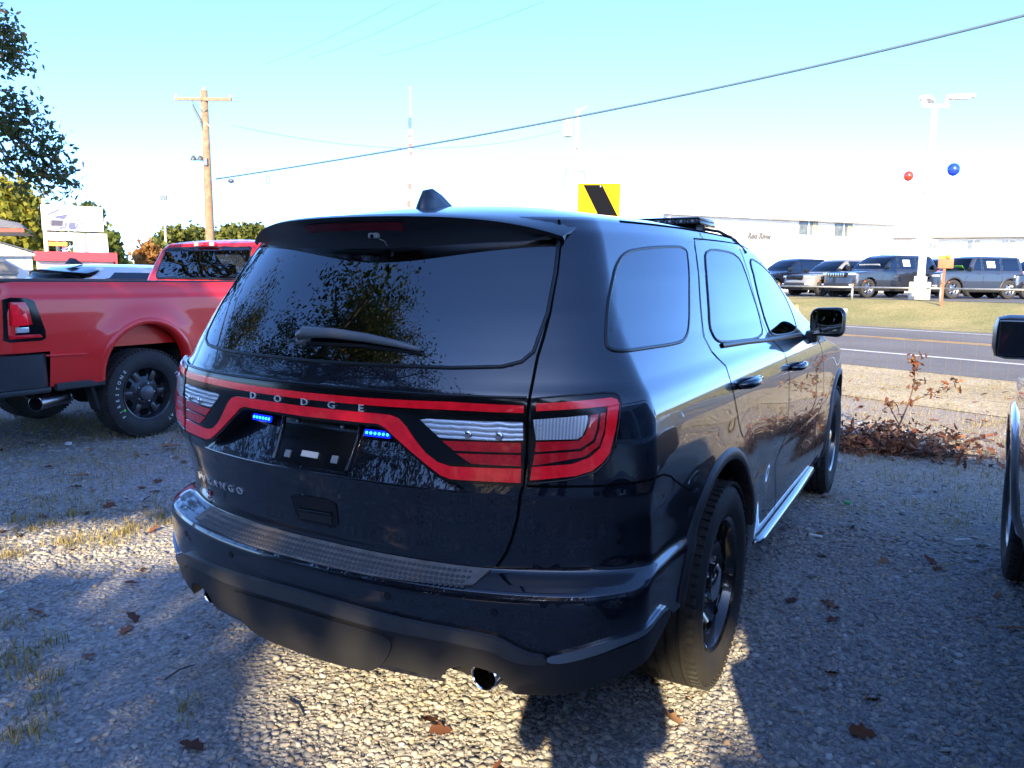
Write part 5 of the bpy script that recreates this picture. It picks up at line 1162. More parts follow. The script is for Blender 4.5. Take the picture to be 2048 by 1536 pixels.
# light pole with two heads on a concrete footing
lp0 = pix(1838,598,31.5); lpz = .812
pole = thing('lamp_pole', 'tall white two headed lamp pole on square concrete footing in the dealer lot', 'lamp post', (lp0.x,lp0.y,lpz))
H_ = pix(1867,228,31.6).z-lpz
MB().box((0,0,.36),(.78,.78,.72),bev=.03).build('footing', mat('footing_concrete',(.42,.37,.27),.9,noise=(4,.75,1.2)), pole)
MB().box((0,0,.84),(.46,.46,.22),bev=.04).build('base_cover', metal_white, pole, auto=40)
MB().lathe([(.9,.15),(H_,.115)], axis='Z', n=18).build('mast', metal_white, pole, smooth=True)
arm = MB().box((0,0,H_+.06),(1.1,.12,.14),Matrix.Rotation(R_(29),3,'Z'),bev=.02).build('arm', metal_white, pole, auto=40)
for sx, rz in ((-.42,R_(80)),(.44,R_(14))):
    c = Vector((math.cos(R_(29))*sx, math.sin(R_(29))*sx, H_+.30)); MB().box(c-Vector((0,0,.10)),(.16,.16,.30),Matrix.Rotation(rz,3,'Z'),bev=.02).build('bracket', metal_white, pole, auto=40)
    M = Matrix.Rotation(rz,3,'Z'); hd = MB().box(c+M @ Vector((.46,0,.10)),(1.05,.42,.15),M,bev=.06).build('lamp_head', metal_white, pole, auto=40); MB().box(c+M @ Vector((.50,0,.015)),(.70,.32,.03),M).build('lamp_lens', mat('lamp_lens',(.35,.36,.36),.3), hd)
for sgx in (-1,1): MB().box((sgx*.30,-.1,2.35),(.46,.05,.16),Matrix.Rotation(R_(18*sgx),3,'Y'),bev=.02).build('banner_bracket', metal_white, pole, auto=40)
MB().box((0,-.16,4.35),(.26,.10,.12),bev=.02).build('junction_box', mat('box_grey',(.55,.6,.6),.5), pole)
for u, v, col, nm, r in ((1817,352,(.75,.04,.015),'red',.19),(1907,339,(.012,.05,.62),'blue',.24)):
    p = pix(u,v,31.3); b = thing('balloon', 'round %s balloon floating beside the lamp pole' % nm, 'balloon', p, 0, 'balloons tied to the lamp pole')
    MB().sphere((0,0,0), r, 24, 16, (1,1,1.05)).build('balloon_skin', mat('balloon_'+nm, col, .25, coat=.8), b, smooth=True); MB().lathe([(-r*1.02,.005),(-r*1.10,.04)], axis='Z', n=10).build('knot', mat('balloon_'+nm), b)
    MB().tube([(0,0,-r*1.05),((lp0.x-p.x)*.5,(lp0.y-p.y)*.5,-r*1.05-.35),(lp0.x-p.x,lp0.y-p.y,-r*1.05-.5)], .004, 4).build('string', mat('string_white',(.7,.7,.7),.6), b)
# pipe rail along the lot edge
rail_mat = mat('galvanised_pipe', (.42,.41,.38), .5, metal=.6, noise=(5,.7,1.2)); rust = mat('rust_cap', (.42,.16,.06), .8)
fence = thing('pipe_fence', 'low galvanised pipe rail fence along the edge of the dealer lot', 'fence')
NF = 29.5; zf = lot_z(NF); step = 3.55
t0 = 0
ref = pix(1655,602,31); tref = RD.dot(ref)
for k in range(-5, 9):
    p = rp(NF, tref-step*k+.0, zf); po = MB().tube([p-Vector((0,0,.1)), p+Vector((0,0,.60))], .045, 8).build('post', rail_mat, fence, smooth=True); MB().lathe([(.60,.05),(.66,.045),(.67,0)], c=p, axis='Z', n=10).build('cap', rust, po)
    q = rp(NF, tref-step*(k+1), zf); MB().tube([p+Vector((0,0,.52)), q+Vector((0,0,.52))], .035, 8).build('rail', rail_mat, fence, smooth=True)
# brown sign on the bank, marker stakes
sp_ = pix(1881.6,622,28.3); zb_ = lot_z(ndist(sp_))
sg = thing('wooden_sign', 'small orange brown board sign on a rusty post on the grass bank', 'sign', (sp_.x,sp_.y,zb_)); hs = pix(1884,535,28.4).z-zb_
MB().box((0,0,hs/2),(.09,.06,hs)).build('post', mat('rust_post',(.26,.11,.06),.8,noise=(9,.7,1.3)), sg); MB().box((.03,-.04,hs+.14),(.50,.05,.36),bev=.05).build('board', mat('board_orange',(.36,.14,.065),.7,noise=(6,.8,1.2)), sg, auto=40)
MB().box((-.10,-.04,hs+.37),(.26,.05,.10),bev=.02).build('green_topper', mat('topper_green',(.42,.55,.03),.6), sg); MB().sphere((.10,-.05,hs+.38), .09, 10, 6).build('orange_topper', mat('topper_orange',(.75,.30,.04),.6), sg, smooth=True)
for u, v, Z, col, hh, lb in ((1592,628,27,(.62,.26,.10),.66,'leaning orange marker stake on the bank beside the SUV mirror'),(1691,603,29.6,(.75,.74,.70),.12,'short white marker stub at the foot of the pipe fence')):
    p = pix(u,v,Z); zq = lot_z(ndist(p)); b = thing('marker_stake', lb, 'marker', (p.x,p.y,zq))
    MB().lathe([(0,.075),(hh*.55,.07),(hh*.6,.085),(hh,.08),(hh+.01,0)], axis='Z', n=12).build('stake', mat('stake_%d' % u, col, .7), b, auto=40); MB().lathe([(hh*.7,.087),(hh*.82,.086)], axis='Z', n=12).build('band', mat('stake_band',(.8,.75,.65),.6), b)

# ------------------------------------------------------------------ chevron sign, poles, wires
cv = pix(1198,400,14.0); tp = pix(1198,367,14.0).z
ch = thing('chevron_sign', 'yellow road sign with black diagonal chevron seen over the SUV roof', 'sign', (cv.x,cv.y,0), R_(24))
pl = MB().box((0,0,tp-.62),(.765,.006,1.24)).build('sign_plate', mat('sign_yellow',(.72,.36,.0),.7,spec=.2), ch)
blk = mat('sign_black', (.006,.007,.010), .9, spec=.05)
MB().add([(-.29,-.0055,tp-.03),(.05,-.0055,tp-.03),(.365,-.0055,tp-.62),(.05,-.0055,tp-1.21),(-.29,-.0055,tp-1.21),(.02,-.0055,tp-.62)], [(0,1,2,5),(5,2,3,4)]).build('chevron', blk, pl)
MB().box((0,.04,tp*.5-.05),(.06,.05,tp)).build('post', rail_mat, ch); MB().lathe([(0,.014),(-.008,.012),(-.010,0)], c=(.02,-.003,tp-.06), axis='Y', n=10).build('bolt', chrome, pl)
wood = mat('pole_wood', (.24,.155,.09), .9, noise=(5,.7,1.35), bump=(30,.6,.02)); wood_pale = mat('pole_wood_pale', (.50,.44,.36), .9, noise=(5,.8,1.2)); insul = mat('insulator', (.62,.62,.60), .3); dark_metal = mat('dark_metal', (.10,.11,.12), .5, metal=.5); tan_metal = mat('tan_metal', (.35,.30,.24), .6)
def upole(name, label, u, Z, v_top, v_cross=None, wcross=2.4, r=.16, ang=0.0, m=None):
    p = pix(u, 470, Z); top = pix(u, v_top, Z).z; o = thing(name, label, 'utility pole', (p.x,p.y,0), R_(29.4)+ang, 'utility poles')
    MB().lathe([(-.2,r*1.1),(top*.5,r*.9),(top,r*.72),(top+.01,0)], axis='Z', n=14).build('shaft', m or wood, o, smooth=True)
    if v_cross:
        zc = pix(u, v_cross, Z).z; ca = MB().box((0,-.14,zc),(wcross,.10,.13)).build('crossarm', wood, o)
        for x in (-wcross/2+.06, wcross/2-.06): MB().lathe([(.06,.03),(.10,.06),(.15,.05),(.20,.02),(.21,0)], c=(x,-.14,zc), axis='Z', n=10).build('insulator', insul, ca, smooth=True)
        for x in (-.5,.5): MB().tube([(x,-.16,zc-.06),(0,-.16,zc-.55)], .015, 5).build('brace', dark_metal, ca)
        MB().lathe([(0,.03),(.05,.055),(.10,.05),(.14,.02),(.15,0)], c=(.0,0,top), axis='Z', n=10).build('insulator', insul, o, smooth=True)
    return o, p, top
p1, P1, T1 = upole('utility_pole', 'brown wooden utility pole with crossarm and hanging lamps left of the SUV', 420, 34, 190, 208, 2.45, r=.20)
z = lambda v, u=420, Z=34: pix(u,v,Z).z
MB().tube([(0,0,z(290)),(-.12,-.14,z(250)),(-.40,-.16,z(225)),(-.46,-.16,z(218))], [.05,.06,.06,.05], 7).build('cutout_arm', dark_metal, p1); MB().tube([(0,-.1,z(252)),(.34,-.16,z(262))], .04, 6).build('cutout_fuse', tan_metal, p1)
fx = MB().tube([(0,-.1,z(318)),(-.22,-.12,z(316)),(-.5,-.12,z(312))], .035, 6).build('lamp_arm', tan_metal, p1)
for x, s in ((-.52,.14),(-.22,.15)): MB().lathe([(-.10,s),(0,s*.8),(.10,s*.3),(.11,0)], c=(x,-.14,z(320)), axis='Z', n=12).build('flood_lamp', dark_metal, fx, smooth=True)
MB().box((.02,-.18,z(328)),(.16,.14,.30)).build('meter_box', dark_metal, p1)
p2, P2, T2 = upole('utility_pole', 'pale utility pole with transformer behind the chevron sign', 1150, 46, 226, None, r=.15, m=wood_pale)
z2 = lambda v: pix(1150,v,46).z
MB().lathe([(-.5,.0),(-.5,.28),(.5,.28),(.55,.2),(.56,0)], c=(-.55,-.1,z2(262)), axis='Z', n=16).build('transformer', mat('transformer_grey',(.62,.66,.66),.5), p2, auto=40)
MB().tube([(-.15,0,z2(236)),(.55,-.15,z2(220))], .05, 6).build('fuse_arm', tan_metal, p2); MB().box((0,-.2,z2(290)),(.14,.12,.7)).build('cable_guard', tan_metal, p2)
MB().tube([(-.2,0,z2(358)),(-.6,0,z2(340)),(-.75,0,z2(378)),(-.3,0,z2(380))], .018, 5).build('conduit_loop', dark_metal, p2); MB().tube([(.1,0,z2(345)),(.45,0,z2(345)),(.5,0,z2(360)),(.95,0,z2(360)),(.95,0,z2(342))], .018, 5).build('service_bracket', dark_metal, p2)
for u, Z, vt, lb in ((331,80,392,'thin distant pole with a small lamp head near the pines'),(265,95,460,'far utility pole down the road past the pickup cab'),(244,110,485,'farthest small pole at the end of the street')):
    o, P_, T_ = upole('utility_pole', lb, u, Z, vt, None, r=.13, m=wood_pale); MB().box((0,0,T_-.2),(.7,.2,.5) if u == 331 else (.5,.1,.1),bev=.05).build('pole_head', dark_metal, o)
# twisted service cable from the wooden pole over the car to the right, and thin wires
wire = mat('cable_black', (.07,.11,.14), .6)
def span(name, label, pts, r, n=24, sag=0.0):
    a, b = Vector(pts[0]), Vector(pts[-1]); P = []
    for k in range(n+1):
        t = k/n
        if len(pts) == 3: P.append(a*(1-t)**2+Vector(pts[1])*2*t*(1-t)+b*t*t)
        else: P.append(a.lerp(b,t)-Vector((0,0,4*sag*t*(1-t))))
    return tag(MB().tube(P, r, 6).build(name, wire, None, smooth=True), label, 'cable')
ca, cb = pix(432,358,34), pix(2150,4,17); cm = pix(1160,232,24.5)
span('overhead_cable', 'thick twisted cable sagging from the wooden pole across the sky to the right', [ca, cm*2-(ca+cb)/2, cb], .036, 40)
for (a, b, lb) in (((530,128,60),(800,2,38),'leftmost faint overhead wire at the top of the sky'),((620,116,60),(885,2,38),'middle faint overhead wire at the top of the sky'),((760,112,60),(1090,2,38),'rightmost faint overhead wire at the top of the sky')):
    o = span('overhead_wire', lb, [pix(*a), pix(*b)], .010, 10, .2); o['group'] = 'faint high wires'
span('overhead_wire', 'pale wire from the wooden pole crossarm drooping to the right', [pix(462,250,34), pix(1120,262,46)], .012, 20, 1.0)
MB().sphere(pix(462,362,33.5), .12, 10, 6, (1.3,1,.8)).build('cable_splice', dark_metal, bpy.data.objects['overhead_cable'], smooth=True); MB().tube([pix(536,352,32.2)+Vector((0,0,.16*math.cos(a)-.16))+_r*.08*math.sin(a) for a in np.linspace(0,2*math.pi,12)], .015, 5).build('cable_loop', wire, bpy.data.objects['overhead_cable'])
# flagpole with a furled flag
fp = pix(822,412,46); ft = pix(826,186,46).z; fl = thing('flagpole', 'white flagpole with limp red, white and blue flag beyond the SUV roof', 'flagpole', (fp.x,fp.y,0), R_(29.4))
MB().lathe([(0,.09),(ft,.05),(ft+.02,.08),(ft+.1,.08),(ft+.16,0)], axis='Z', n=12).build('mast', metal_white, fl, smooth=True)
fr, fw_, fb = mat('flag_red',(.66,.13,.11),.8), mat('flag_white',(.8,.8,.8),.8), mat('flag_blue',(.07,.13,.28),.8)
zf0 = lambda v: pix(824,v,46).z
for k, (v0, v1, m_, x) in enumerate(((240,262,fb,-.02),(264,274,fw_,.03),(274,279,fr,-.05),(280,290,fw_,.02),(291,297,fr,.0),(298,306,fw_,-.04),(307,312,fr,.05),(368,379,fr,-.06),(401,416,fr,-.12))):
    a, b = zf0(v0), zf0(v1); MB().add([(x-.10,-.10,a),(x+.10,-.13,a),(x+.13,-.10,(a+b)/2),(x+.07,-.12,b),(x-.09,-.12,b),(x-.12,-.14,(a+b)/2),(x,-.02,a),(x,-.02,b)], [(0,1,2,5),(5,2,3,4),(0,6,1),(4,3,7),(1,6,7,3,2),(0,5,4,7,6)]).build('flag_fold', m_, fl)

# ------------------------------------------------------------------ left background: shop, house, billboard, street lamp
red_fascia = mat('red_fascia', (.50,.035,.050), .5); cream = mat('cream_wall', (.72,.66,.56), .8); roof_grey = mat('roof_shingle', (.20,.185,.165), .95, noise=(9,.7,1.3), bump=(25,.5,.02))
def pixr(u, v, D):      # world point seen at photo pixel (u,v), D metres away over the ground
    d = _f+_r*((u-1024)/1540)-_u*((v-768)/1540); return CAM+d*(D/math.hypot(d.x,d.y))
def slab(name, m, par, u0, u1, v0, v1, D0, D1, depth=6.0):
    """wall slab whose face spans photo columns u0..u1 and rows v0..v1 at distances D0, D1"""
    a, b = pixr(u0,540,D0), pixr(u1,540,D1); d = Vector((b.x-a.x,b.y-a.y,0)); L = d.length; d /= L; nrm = Vector((-d.y,d.x,0)); zt = .5*(pixr(u0,v0,D0).z+pixr(u1,v0,D1).z); zb = max(.5*(pixr(u0,v1,D0).z+pixr(u1,v1,D1).z), 0)
    c = (Vector((a.x,a.y,0))+Vector((b.x,b.y,0)))/2+nrm*depth/2; return MB().box((c.x,c.y,(zt+zb)/2),(L,depth,zt-zb),Matrix.Rotation(math.atan2(d.y,d.x),3,'Z')).build(name, m, par)
shop = thing('roadside_shop', 'low shop with bright red fascia band and cream wall behind the white SUV', 'building')
slab('wall', cream, shop, 74, 228, 520, 700, 46, 46, 8); slab('fascia', red_fascia, shop, 70, 234, 504, 522, 45.6, 45.6, 9); slab('side_fascia', red_fascia, shop, 232, 236, 506, 528, 45.5, 45.5, 9)
house = thing('small_house', 'grey roofed house with red eave board at the left edge', 'house')
hw = slab('wall', white_wall, house, -260, -14, 478, 700, 30, 30, 7)
a, b = pix(-300,463,29), pix(52,463,29); rdg = 1.05
def P3(u,v,Z): return tuple(pixr(u,v,Z))
MB().add([P3(-300,450,29),P3(48,456,29),P3(70,470,31),P3(40,446,34),P3(0,438,33),P3(-300,420,33)], [(0,1,4,5),(1,2,3,4)]).build('roof', roof_grey, house)
MB().add([P3(-300,452,28.98),P3(48,457,28.98),P3(48,464,28.98),P3(-300,460,28.98)], [(0,1,2,3)]).build('eave_board', mat('eave_red',(.58,.10,.07),.6), house); MB().add([P3(-300,460,29),P3(48,464,29),P3(70,472,31),P3(-300,474,33)], [(0,1,2,3)]).build('soffit', mat('soffit_tan',(.42,.34,.26),.8), house)
porch = thing('white_annex', 'white walled low annex with sloping roof edge below the house', 'building')
slab('wall', white_wall, porch, -200, 66, 507, 700, 36, 36, 5)
MB().add([P3(-200,478,35.8),P3(0,487,35.8),P3(70,508,35.8),P3(70,512,35.8),P3(-200,512,35.8)], [(0,1,2,3,4)]).build('gable', white_wall, porch); MB().add([P3(-200,476,35.7),P3(0,485,35.7),P3(72,506,35.7),P3(74,504,40),P3(0,483,40),P3(-200,474,40)], [(0,1,4,5),(1,2,3,4)]).build('roof', roof_grey, porch)
shed = thing('grey_shed', 'small grey shed roof just over the pickup bed at the left edge', 'shed')
slab('wall', mat('shed_grey',(.42,.41,.38),.8), shed, -60, 34, 542, 700, 24, 24, 3); MB().add([P3(-60,520,23.9),P3(6,524,23.9),P3(36,540,23.9),P3(38,548,23.9),P3(-60,548,23.9),P3(8,520,27),P3(38,537,27),P3(-60,516,27)], [(0,1,2,3,4),(0,7,5,1),(1,5,6,2)]).build('roof', roof_grey, shed)
# billboard with a picture of a truck, white board below
bb = thing('billboard', 'billboard showing a dark truck picture on pale panels above the shop', 'billboard')
bm_ = mat('billboard_face', (.74,.75,.80), .6); slab('panel', bm_, bb, 90, 212, 412, 462, 52, 52, .3)
nv = mat('print_navy', (.09,.10,.19), .6); gy = mat('print_grey', (.34,.35,.46), .6); lt = mat('print_pale', (.62,.64,.78), .6); dk = mat('print_dark', (.055,.055,.08), .6); bn = mat('print_brown', (.40,.27,.20), .6)
Zb = 51.88
def flat(poly, m, d=0.0, nm='print'): MB().add([tuple(pixr(u,v,Zb-d)) for u,v in poly], [tuple(range(len(poly)))]).build(nm, m, bb)
flat([(90,408),(97,414),(122,416),(104,424),(90,430)], gy); flat([(134,417),(150,418),(150,421),(134,420)], gy); flat([(112,432),(136,428),(134,436),(108,437)], nv); flat([(138,427),(155,428),(155,446),(150,455),(134,446),(128,440)], lt); flat([(102,436),(132,438),(130,454),(103,455)], gy,.01); flat([(103,440),(126,441),(125,452),(103,452)], dk,.02); flat([(138,446),(150,444),(150,456),(136,457)], nv,.02); flat([(156,444),(190,446),(188,448),(156,447)], bn,.01); flat([(90,430),(101,437),(101,450),(90,446)], bn,.01); flat([(208,436),(212,435),(213,452),(208,449)], gy,.02); flat([(109,452),(120,453),(120,457),(108,457)], lt,.03)
for u in (118,190): p = pixr(u,520,52.5); MB().tube([(p.x,p.y,0),(p.x,p.y,pixr(u,440,52.5).z)], .12, 8).build('leg', dark_metal, bb)
wbrd = thing('white_signboard', 'blank white signboard stack with orange strip under the billboard', 'sign'); slab('board', metal_white, wbrd, 94, 218, 466, 482, 50, 50, .3); slab('board', metal_white, wbrd, 150, 219, 482, 506, 50, 50, .3); slab('orange_strip', mat('orange_strip',(.75,.33,.05),.6), wbrd, 101, 138, 484, 492, 50, 50, .3)
for u in (130,200): p = pixr(u,520,50.5); MB().tube([(p.x,p.y,0),(p.x,p.y,pixr(u,470,50.5).z)], .10, 8).build('leg', metal_white, wbrd)
sl = pix(91,470,40); stp = pix(87,398,40).z; st = thing('street_lamp', 'cream street lamp post with tilted flat lamp head in front of the shop', 'lamp post', (sl.x,sl.y,0), R_(29.4)); cr = mat('lamp_cream', (.66,.56,.36), .6)
MB().lathe([(0,.13),(stp,.09),(stp+.01,0)], axis='Z', n=12).build('mast', cr, st, smooth=True); MB().box((.02,0,stp+.30),(.62,.24,.07),Matrix.Rotation(R_(28),3,'Y'),bev=.02).build('lamp_head', dark_metal, st, auto=40); MB().tube([(0,0,stp-.05),(0,0,stp+.28)], .04, 8).build('neck', dark_metal, st)
# trees of the left background
def btree(label, u, v_top, Z, w_px, m, seed, name='background_tree', n=5000, leaf=.34, lo=.2, limbs_=12, clump=1.0):
    p = pix(u,540,Z); h = pix(u,v_top,Z).z; sp = w_px*Z/1540/2
    return tree(name, label, (p.x,p.y,0), h, sp, .22, limbs_, n, leaf, m, seed, crown_lo=lo, shape=QUAD_V, faces=QUAD_F, clump=clump*sp*.33, group='trees in the left background')
btree('large yellow green tree behind the grey roofed house', 10, 355, 58, 210, yellow_leaf, 31, n=9000, leaf=.36)
btree('smaller yellow green tree just right of the house eave', 95, 432, 66, 90, yellow_leaf, 32, n=4500, leaf=.34)
btree('rounded green treetop peeking over the billboard', 186, 392, 75, 62, green_leaf, 33, n=4000, leaf=.36, lo=.3)
btree('dark green tree right of the white signboard', 226, 455, 70, 46, green_leaf, 34, n=3500, leaf=.34)
btree('orange autumn tree left of the pickup cab', 293, 478, 75, 52, orange_leaf, 35, n=3500, leaf=.34)
btree('green tree touching the left side of the pickup cab', 318, 472, 80, 44, pine_leaf, 36, n=3200, leaf=.34)
for k, (u, vt) in enumerate(((352,446),(388,450),(424,455),(456,446),(490,442),(520,446),(556,450))):
    btree(('leftmost pine of the row behind the pickup cab','second pine from the left behind the pickup cab','pine just left of the wooden pole','pine just right of the wooden pole','tallest rounded pine right of the wooden pole','pine beside the spoiler end of the patrol SUV','pine mostly hidden behind the patrol SUV')[k], u, vt, 86+2*(k%3), 62, pine_leaf, 40+k, name='pine_tree', n=3600, leaf=.42, lo=.35, limbs_=11, clump=1.1)
# far wood along the horizon
def far_wood():
    rg = np.random.default_rng(77); n = 9000; u = rg.uniform(-200,620,n); Z = rg.uniform(150,190,n); P = np.zeros((n,3))
    for i in range(n):
        p = pix(u[i], 552, Z[i]); top = 3.2+2.2*math.sin(u[i]*.021+1)+1.2*math.sin(u[i]*.083); P[i] = (p.x, p.y, rg.uniform(0,1)**.7*max(top,1.5))
    s = rg.uniform(.7,1.5,n); scatter('far_wood', QUAD_V, QUAD_F, P, np.stack([s,s,s],-1), rot_random(rg,n), rg.uniform(0,1,n), pine_leaf, kind='stuff')
far_wood()
for k, (u, col, lb) in enumerate(((262,(.05,.12,.20),'tiny dark blue car far down the street'),(278,(.45,.10,.05),'tiny red car far down the street'),(256,(.75,.75,.74),'tiny white car far down the street, left of the blue one'))):
    p = pix(u,527,88-3*k); c = thing('distant_car', lb, 'car', (p.x,p.y,.0), R_(35), 'cars far down the street'); pm = mat('far_car_%d'%k, col, .3, coat=.8)
    MB().add([(-.9,-2.1,.3),(.9,-2.1,.3),(.9,2.1,.3),(-.9,2.1,.3),(-.9,-2.1,.95),(.9,-2.1,.95),(.9,2.1,.85),(-.9,2.1,.85)], [(0,1,5,4),(1,2,6,5),(2,3,7,6),(3,0,4,7),(4,5,6,7)]).build('body', pm, c)
    MB().add([(-.85,-1.7,.95),(.85,-1.7,.95),(.85,1.0,.88),(-.85,1.0,.88),(-.68,-1.2,1.5),(.68,-1.2,1.5),(.68,.3,1.5),(-.68,.3,1.5)], [(0,1,5,4),(1,2,6,5),(2,3,7,6),(3,0,4,7)]).build('window_band', win_dark, c); MB().box((0,-.45,1.51),(1.38,1.55,.03),bev=.01).build('roof', pm, c)
    for x in (-.8,.8):
        for y in (-1.3,1.3): MB().lathe([(-.1,.0),(-.1,.32),(.1,.32),(.1,0)], c=(x,y,.32), axis='X', n=14).build('wheel', tyre_rubber, c)
# ------------------------------------------------------------------ ground cover, bush, fence, litter, the photographer
dry_grass = mat_rnd('dry_grass', [(0,(.13,.14,.03)),(.35,(.28,.22,.07)),(.75,(.44,.34,.13)),(1,(.52,.43,.20))], .8, trans=.3)
dead_leaf = mat_rnd('dead_leaf', [(0,(.055,.024,.015)),(.4,(.15,.055,.028)),(.75,(.25,.095,.045)),(1,(.30,.18,.10))], .75, trans=.2)
BLADE_V = np.array([(-.5,0,0),(.5,0,0),(.35,.06,.5),(-.35,.06,.5),(0,.28,1.0)]); 
def grass(name, centres, per, h, spread, seed, m=None):
    rg = np.random.default_rng(seed); P = np.repeat(np.array(centres,float), per, 0); n = len(P); P[:,:2] += rg.normal(0,1,(n,2))*spread*rg.uniform(.2,1,(n,1)); P[:,2] = 0
    hh = h*rg.uniform(.4,1.2,n); sc = np.stack([np.full(n,.004)*rg.uniform(.7,1.5,n), hh, hh], -1); rm = rot_random(rg, n, .5)
    V = np.einsum('nij,nkj->nki', rm, BLADE_V[None]*sc[:,None,:])+P[:,None,:]; F = np.concatenate([(np.array([[0,1,2],[0,2,3],[3,2,4]])[None]+(np.arange(n)*5)[:,None,None]).reshape(-1,3)])
    me = np_mesh(name, V.reshape(-1,3), F, np.repeat(rg.uniform(0,1,n),5)); o = link(name, me, m or dry_grass, kind='stuff'); return o
def gpt(u, v): d = pix(u,v,1)-CAM; t = -CAM.z/d.z; return (CAM.x+d.x*t, CAM.y+d.y*t, 0)
rg = np.random.default_rng(5)
tufts = [gpt(u,v) for u,v in ((30,1330),(60,1345),(20,1310),(40,1475),(70,1460),(95,1360),(90,1400),(95,1290),(60,1060),(100,1050),(40,1040),(130,1085),(240,1070),(220,1090),(265,1060),(320,1035),(335,1045),(150,1030),(30,1110),(15,1115),(150,1090),(370,1420),(15,1250))]
grass('grass_tufts', tufts, 60, .05, .08, 61)
sc_ = [(x,y,0) for x, y in zip(rg.uniform(-7,-2.2,420), rg.uniform(.6,5.5,420)) if rg.uniform() < .8]; grass('grass_lot', sc_, 60, .045, .30, 62)
sc_ = [(x,y,0) for x, y in zip(rg.uniform(.7,3.0,120), rg.uniform(3.6,7.0,120))]; grass('grass_strip', sc_, 22, .05, .14, 63)
sc_ = []
while len(sc_) < 900:
    n_, t_ = rg.uniform(7.0,12.0), rg.uniform(-9,12); sc_.append(tuple(rp(n_,t_)))
grass('grass_verge', sc_, 30, .055, .26, 64)
def bank_grass():
    rg = np.random.default_rng(65); n = 26000; nn = rg.uniform(24.5,30.3,n); tt = rg.uniform(-16,6,n); P = np.array([tuple(rp(a,b,lot_z(a)-.01)) for a,b in zip(nn,tt)]); hh = .11*rg.uniform(.4,1.3,n)
    sc = np.stack([np.full(n,.028), hh, hh], -1); V = np.einsum('nij,nkj->nki', rot_random(rg,n,.5), BLADE_V[None]*sc[:,None,:])+P[:,None,:]
    F = (np.array([[0,1,2],[0,2,3],[3,2,4]])[None]+(np.arange(n)*5)[:,None,None]).reshape(-1,3); pn = np.sin(P[:,0]*.9)*np.sin(P[:,1]*1.1+.5)
    link('bank_grass', np_mesh('bank_grass', V.reshape(-1,3), F, np.repeat(np.clip(.62+.22*pn+rg.normal(0,.16,n),0,1),5)), mat_rnd('bank_blade', [(0,(.10,.14,.025)),(.35,(.20,.21,.045)),(.65,(.33,.28,.075)),(1,(.42,.34,.12))], .8, trans=.3), kind='stuff')
bank_grass()
def leaves(name, n, box, size, seed, lift=.015, m=None):
    rg = np.random.default_rng(seed); P = np.stack([rg.uniform(box[0],box[1],n), rg.uniform(box[2],box[3],n), rg.uniform(.004,lift,n)], -1); s = size*rg.uniform(.6,1.3,n)
    return scatter(name, LEAF_V*np.array([1,1,2.2]), LEAF_F, P, np.stack([s,s,s],-1), rot_random(rg,n,.7), rg.uniform(0,1,n), m or dead_leaf, kind='stuff')
leaves('fallen_leaves', 260, (-7,3.4,-.6,4.5), .075, 71); leaves('leaf_litter', 260, (.6,2.0,5.5,7.0), .085, 72, .05); leaves('verge_leaves', 160, (-1,4,6,11.5), .08, 73, .04)
# dead bush beside the front wheel
bx = gpt(1790,905); bush = thing('dead_bush', 'low dead bush with rusty brown leaves and one tall twig by the front wheel', 'bush', (bx[0],bx[1],0))
rg = np.random.default_rng(81); tips = []; mb = MB()
for k in range(60):
    a = rg.uniform(0,2*math.pi); L = rg.uniform(.25,.62); d = Vector((math.cos(a)*1.15, math.sin(a)*.6, rg.uniform(.20,.55))); o0 = Vector((rg.uniform(-.45,.22), rg.uniform(-.15,.25), 0)); q = [o0+d*L*u+Vector((0,0,-.10*u*u)) for u in (0,.4,.75,1)]
    mb.tube(q, [.008,.006,.004,.002], 5); tips += q
st = [Vector((.0,.12,0)),Vector((.01,.15,.22)),Vector((.07,.2,.42)),Vector((.10,.2,.60)),Vector((.09,.2,.82))]; mb.tube(st, [.011,.009,.007,.005,.002], 6); mb.tube([st[2],Vector((.24,.2,.52)),Vector((.42,.2,.60))], [.005,.004,.002], 5); mb.tube([st[1],Vector((-.10,.15,.42))], [.006,.003], 5)
mb.build('stems', mat('dead_stem',(.11,.07,.05),.9), bush)
tl = [st[2],st[3],st[4],(st[3]+st[4])/2,Vector((.24,.2,.52)),Vector((.34,.2,.56)),Vector((.42,.2,.60)),Vector((-.08,.15,.38))]
T = np.array([tuple(t) for t in tips]); n = 900; P = T[rg.integers(0,len(T),n)]+rg.normal(0,1,(n,3))*np.array([.09,.09,.075]); P[:,2] = np.abs(P[:,2])+.01
Q = np.array([tuple(t) for t in tl]); n2 = 95; P = np.concatenate([P, Q[rg.integers(0,len(Q),n2)]+rg.normal(0,.030,(n2,3))]); n = len(P); s = .065*rg.uniform(.6,1.3,n)
scatter('leaves', LEAF_V*np.array([.8,1,3]), LEAF_F, P, np.stack([s,s,s],-1), rot_random(rg,n), rg.uniform(0,1,n), dead_leaf, bush)
# wire stock fence before the road
wf = thing('wire_fence', 'thin rusty woven wire fence along the road shoulder', 'fence'); wm = mat('fence_wire', (.16,.13,.10), .7, metal=.3); NW = 9.4
mb = MB()
for k in range(6): mb.tube([rp(NW,t,.06+.17*k+.015*math.sin(t*1.7+k)) for t in np.arange(-8,9.1,.6)], .0013, 4, cap=False)
mb.build('line_wires', wm, wf); mb = MB()
for t in np.arange(-8,9,.18): mb.tube([rp(NW,t,.05),rp(NW,t+.01*math.sin(t*9),.93)], .0011, 3, cap=False)
mb.build('stay_wires', wm, wf)
for t in (-8,-3.2,5.4,9): MB().tube([rp(NW,t,-.1),rp(NW,t,1.05)], .022, 6).build('post', rust if t < 6 else rail_mat, wf)
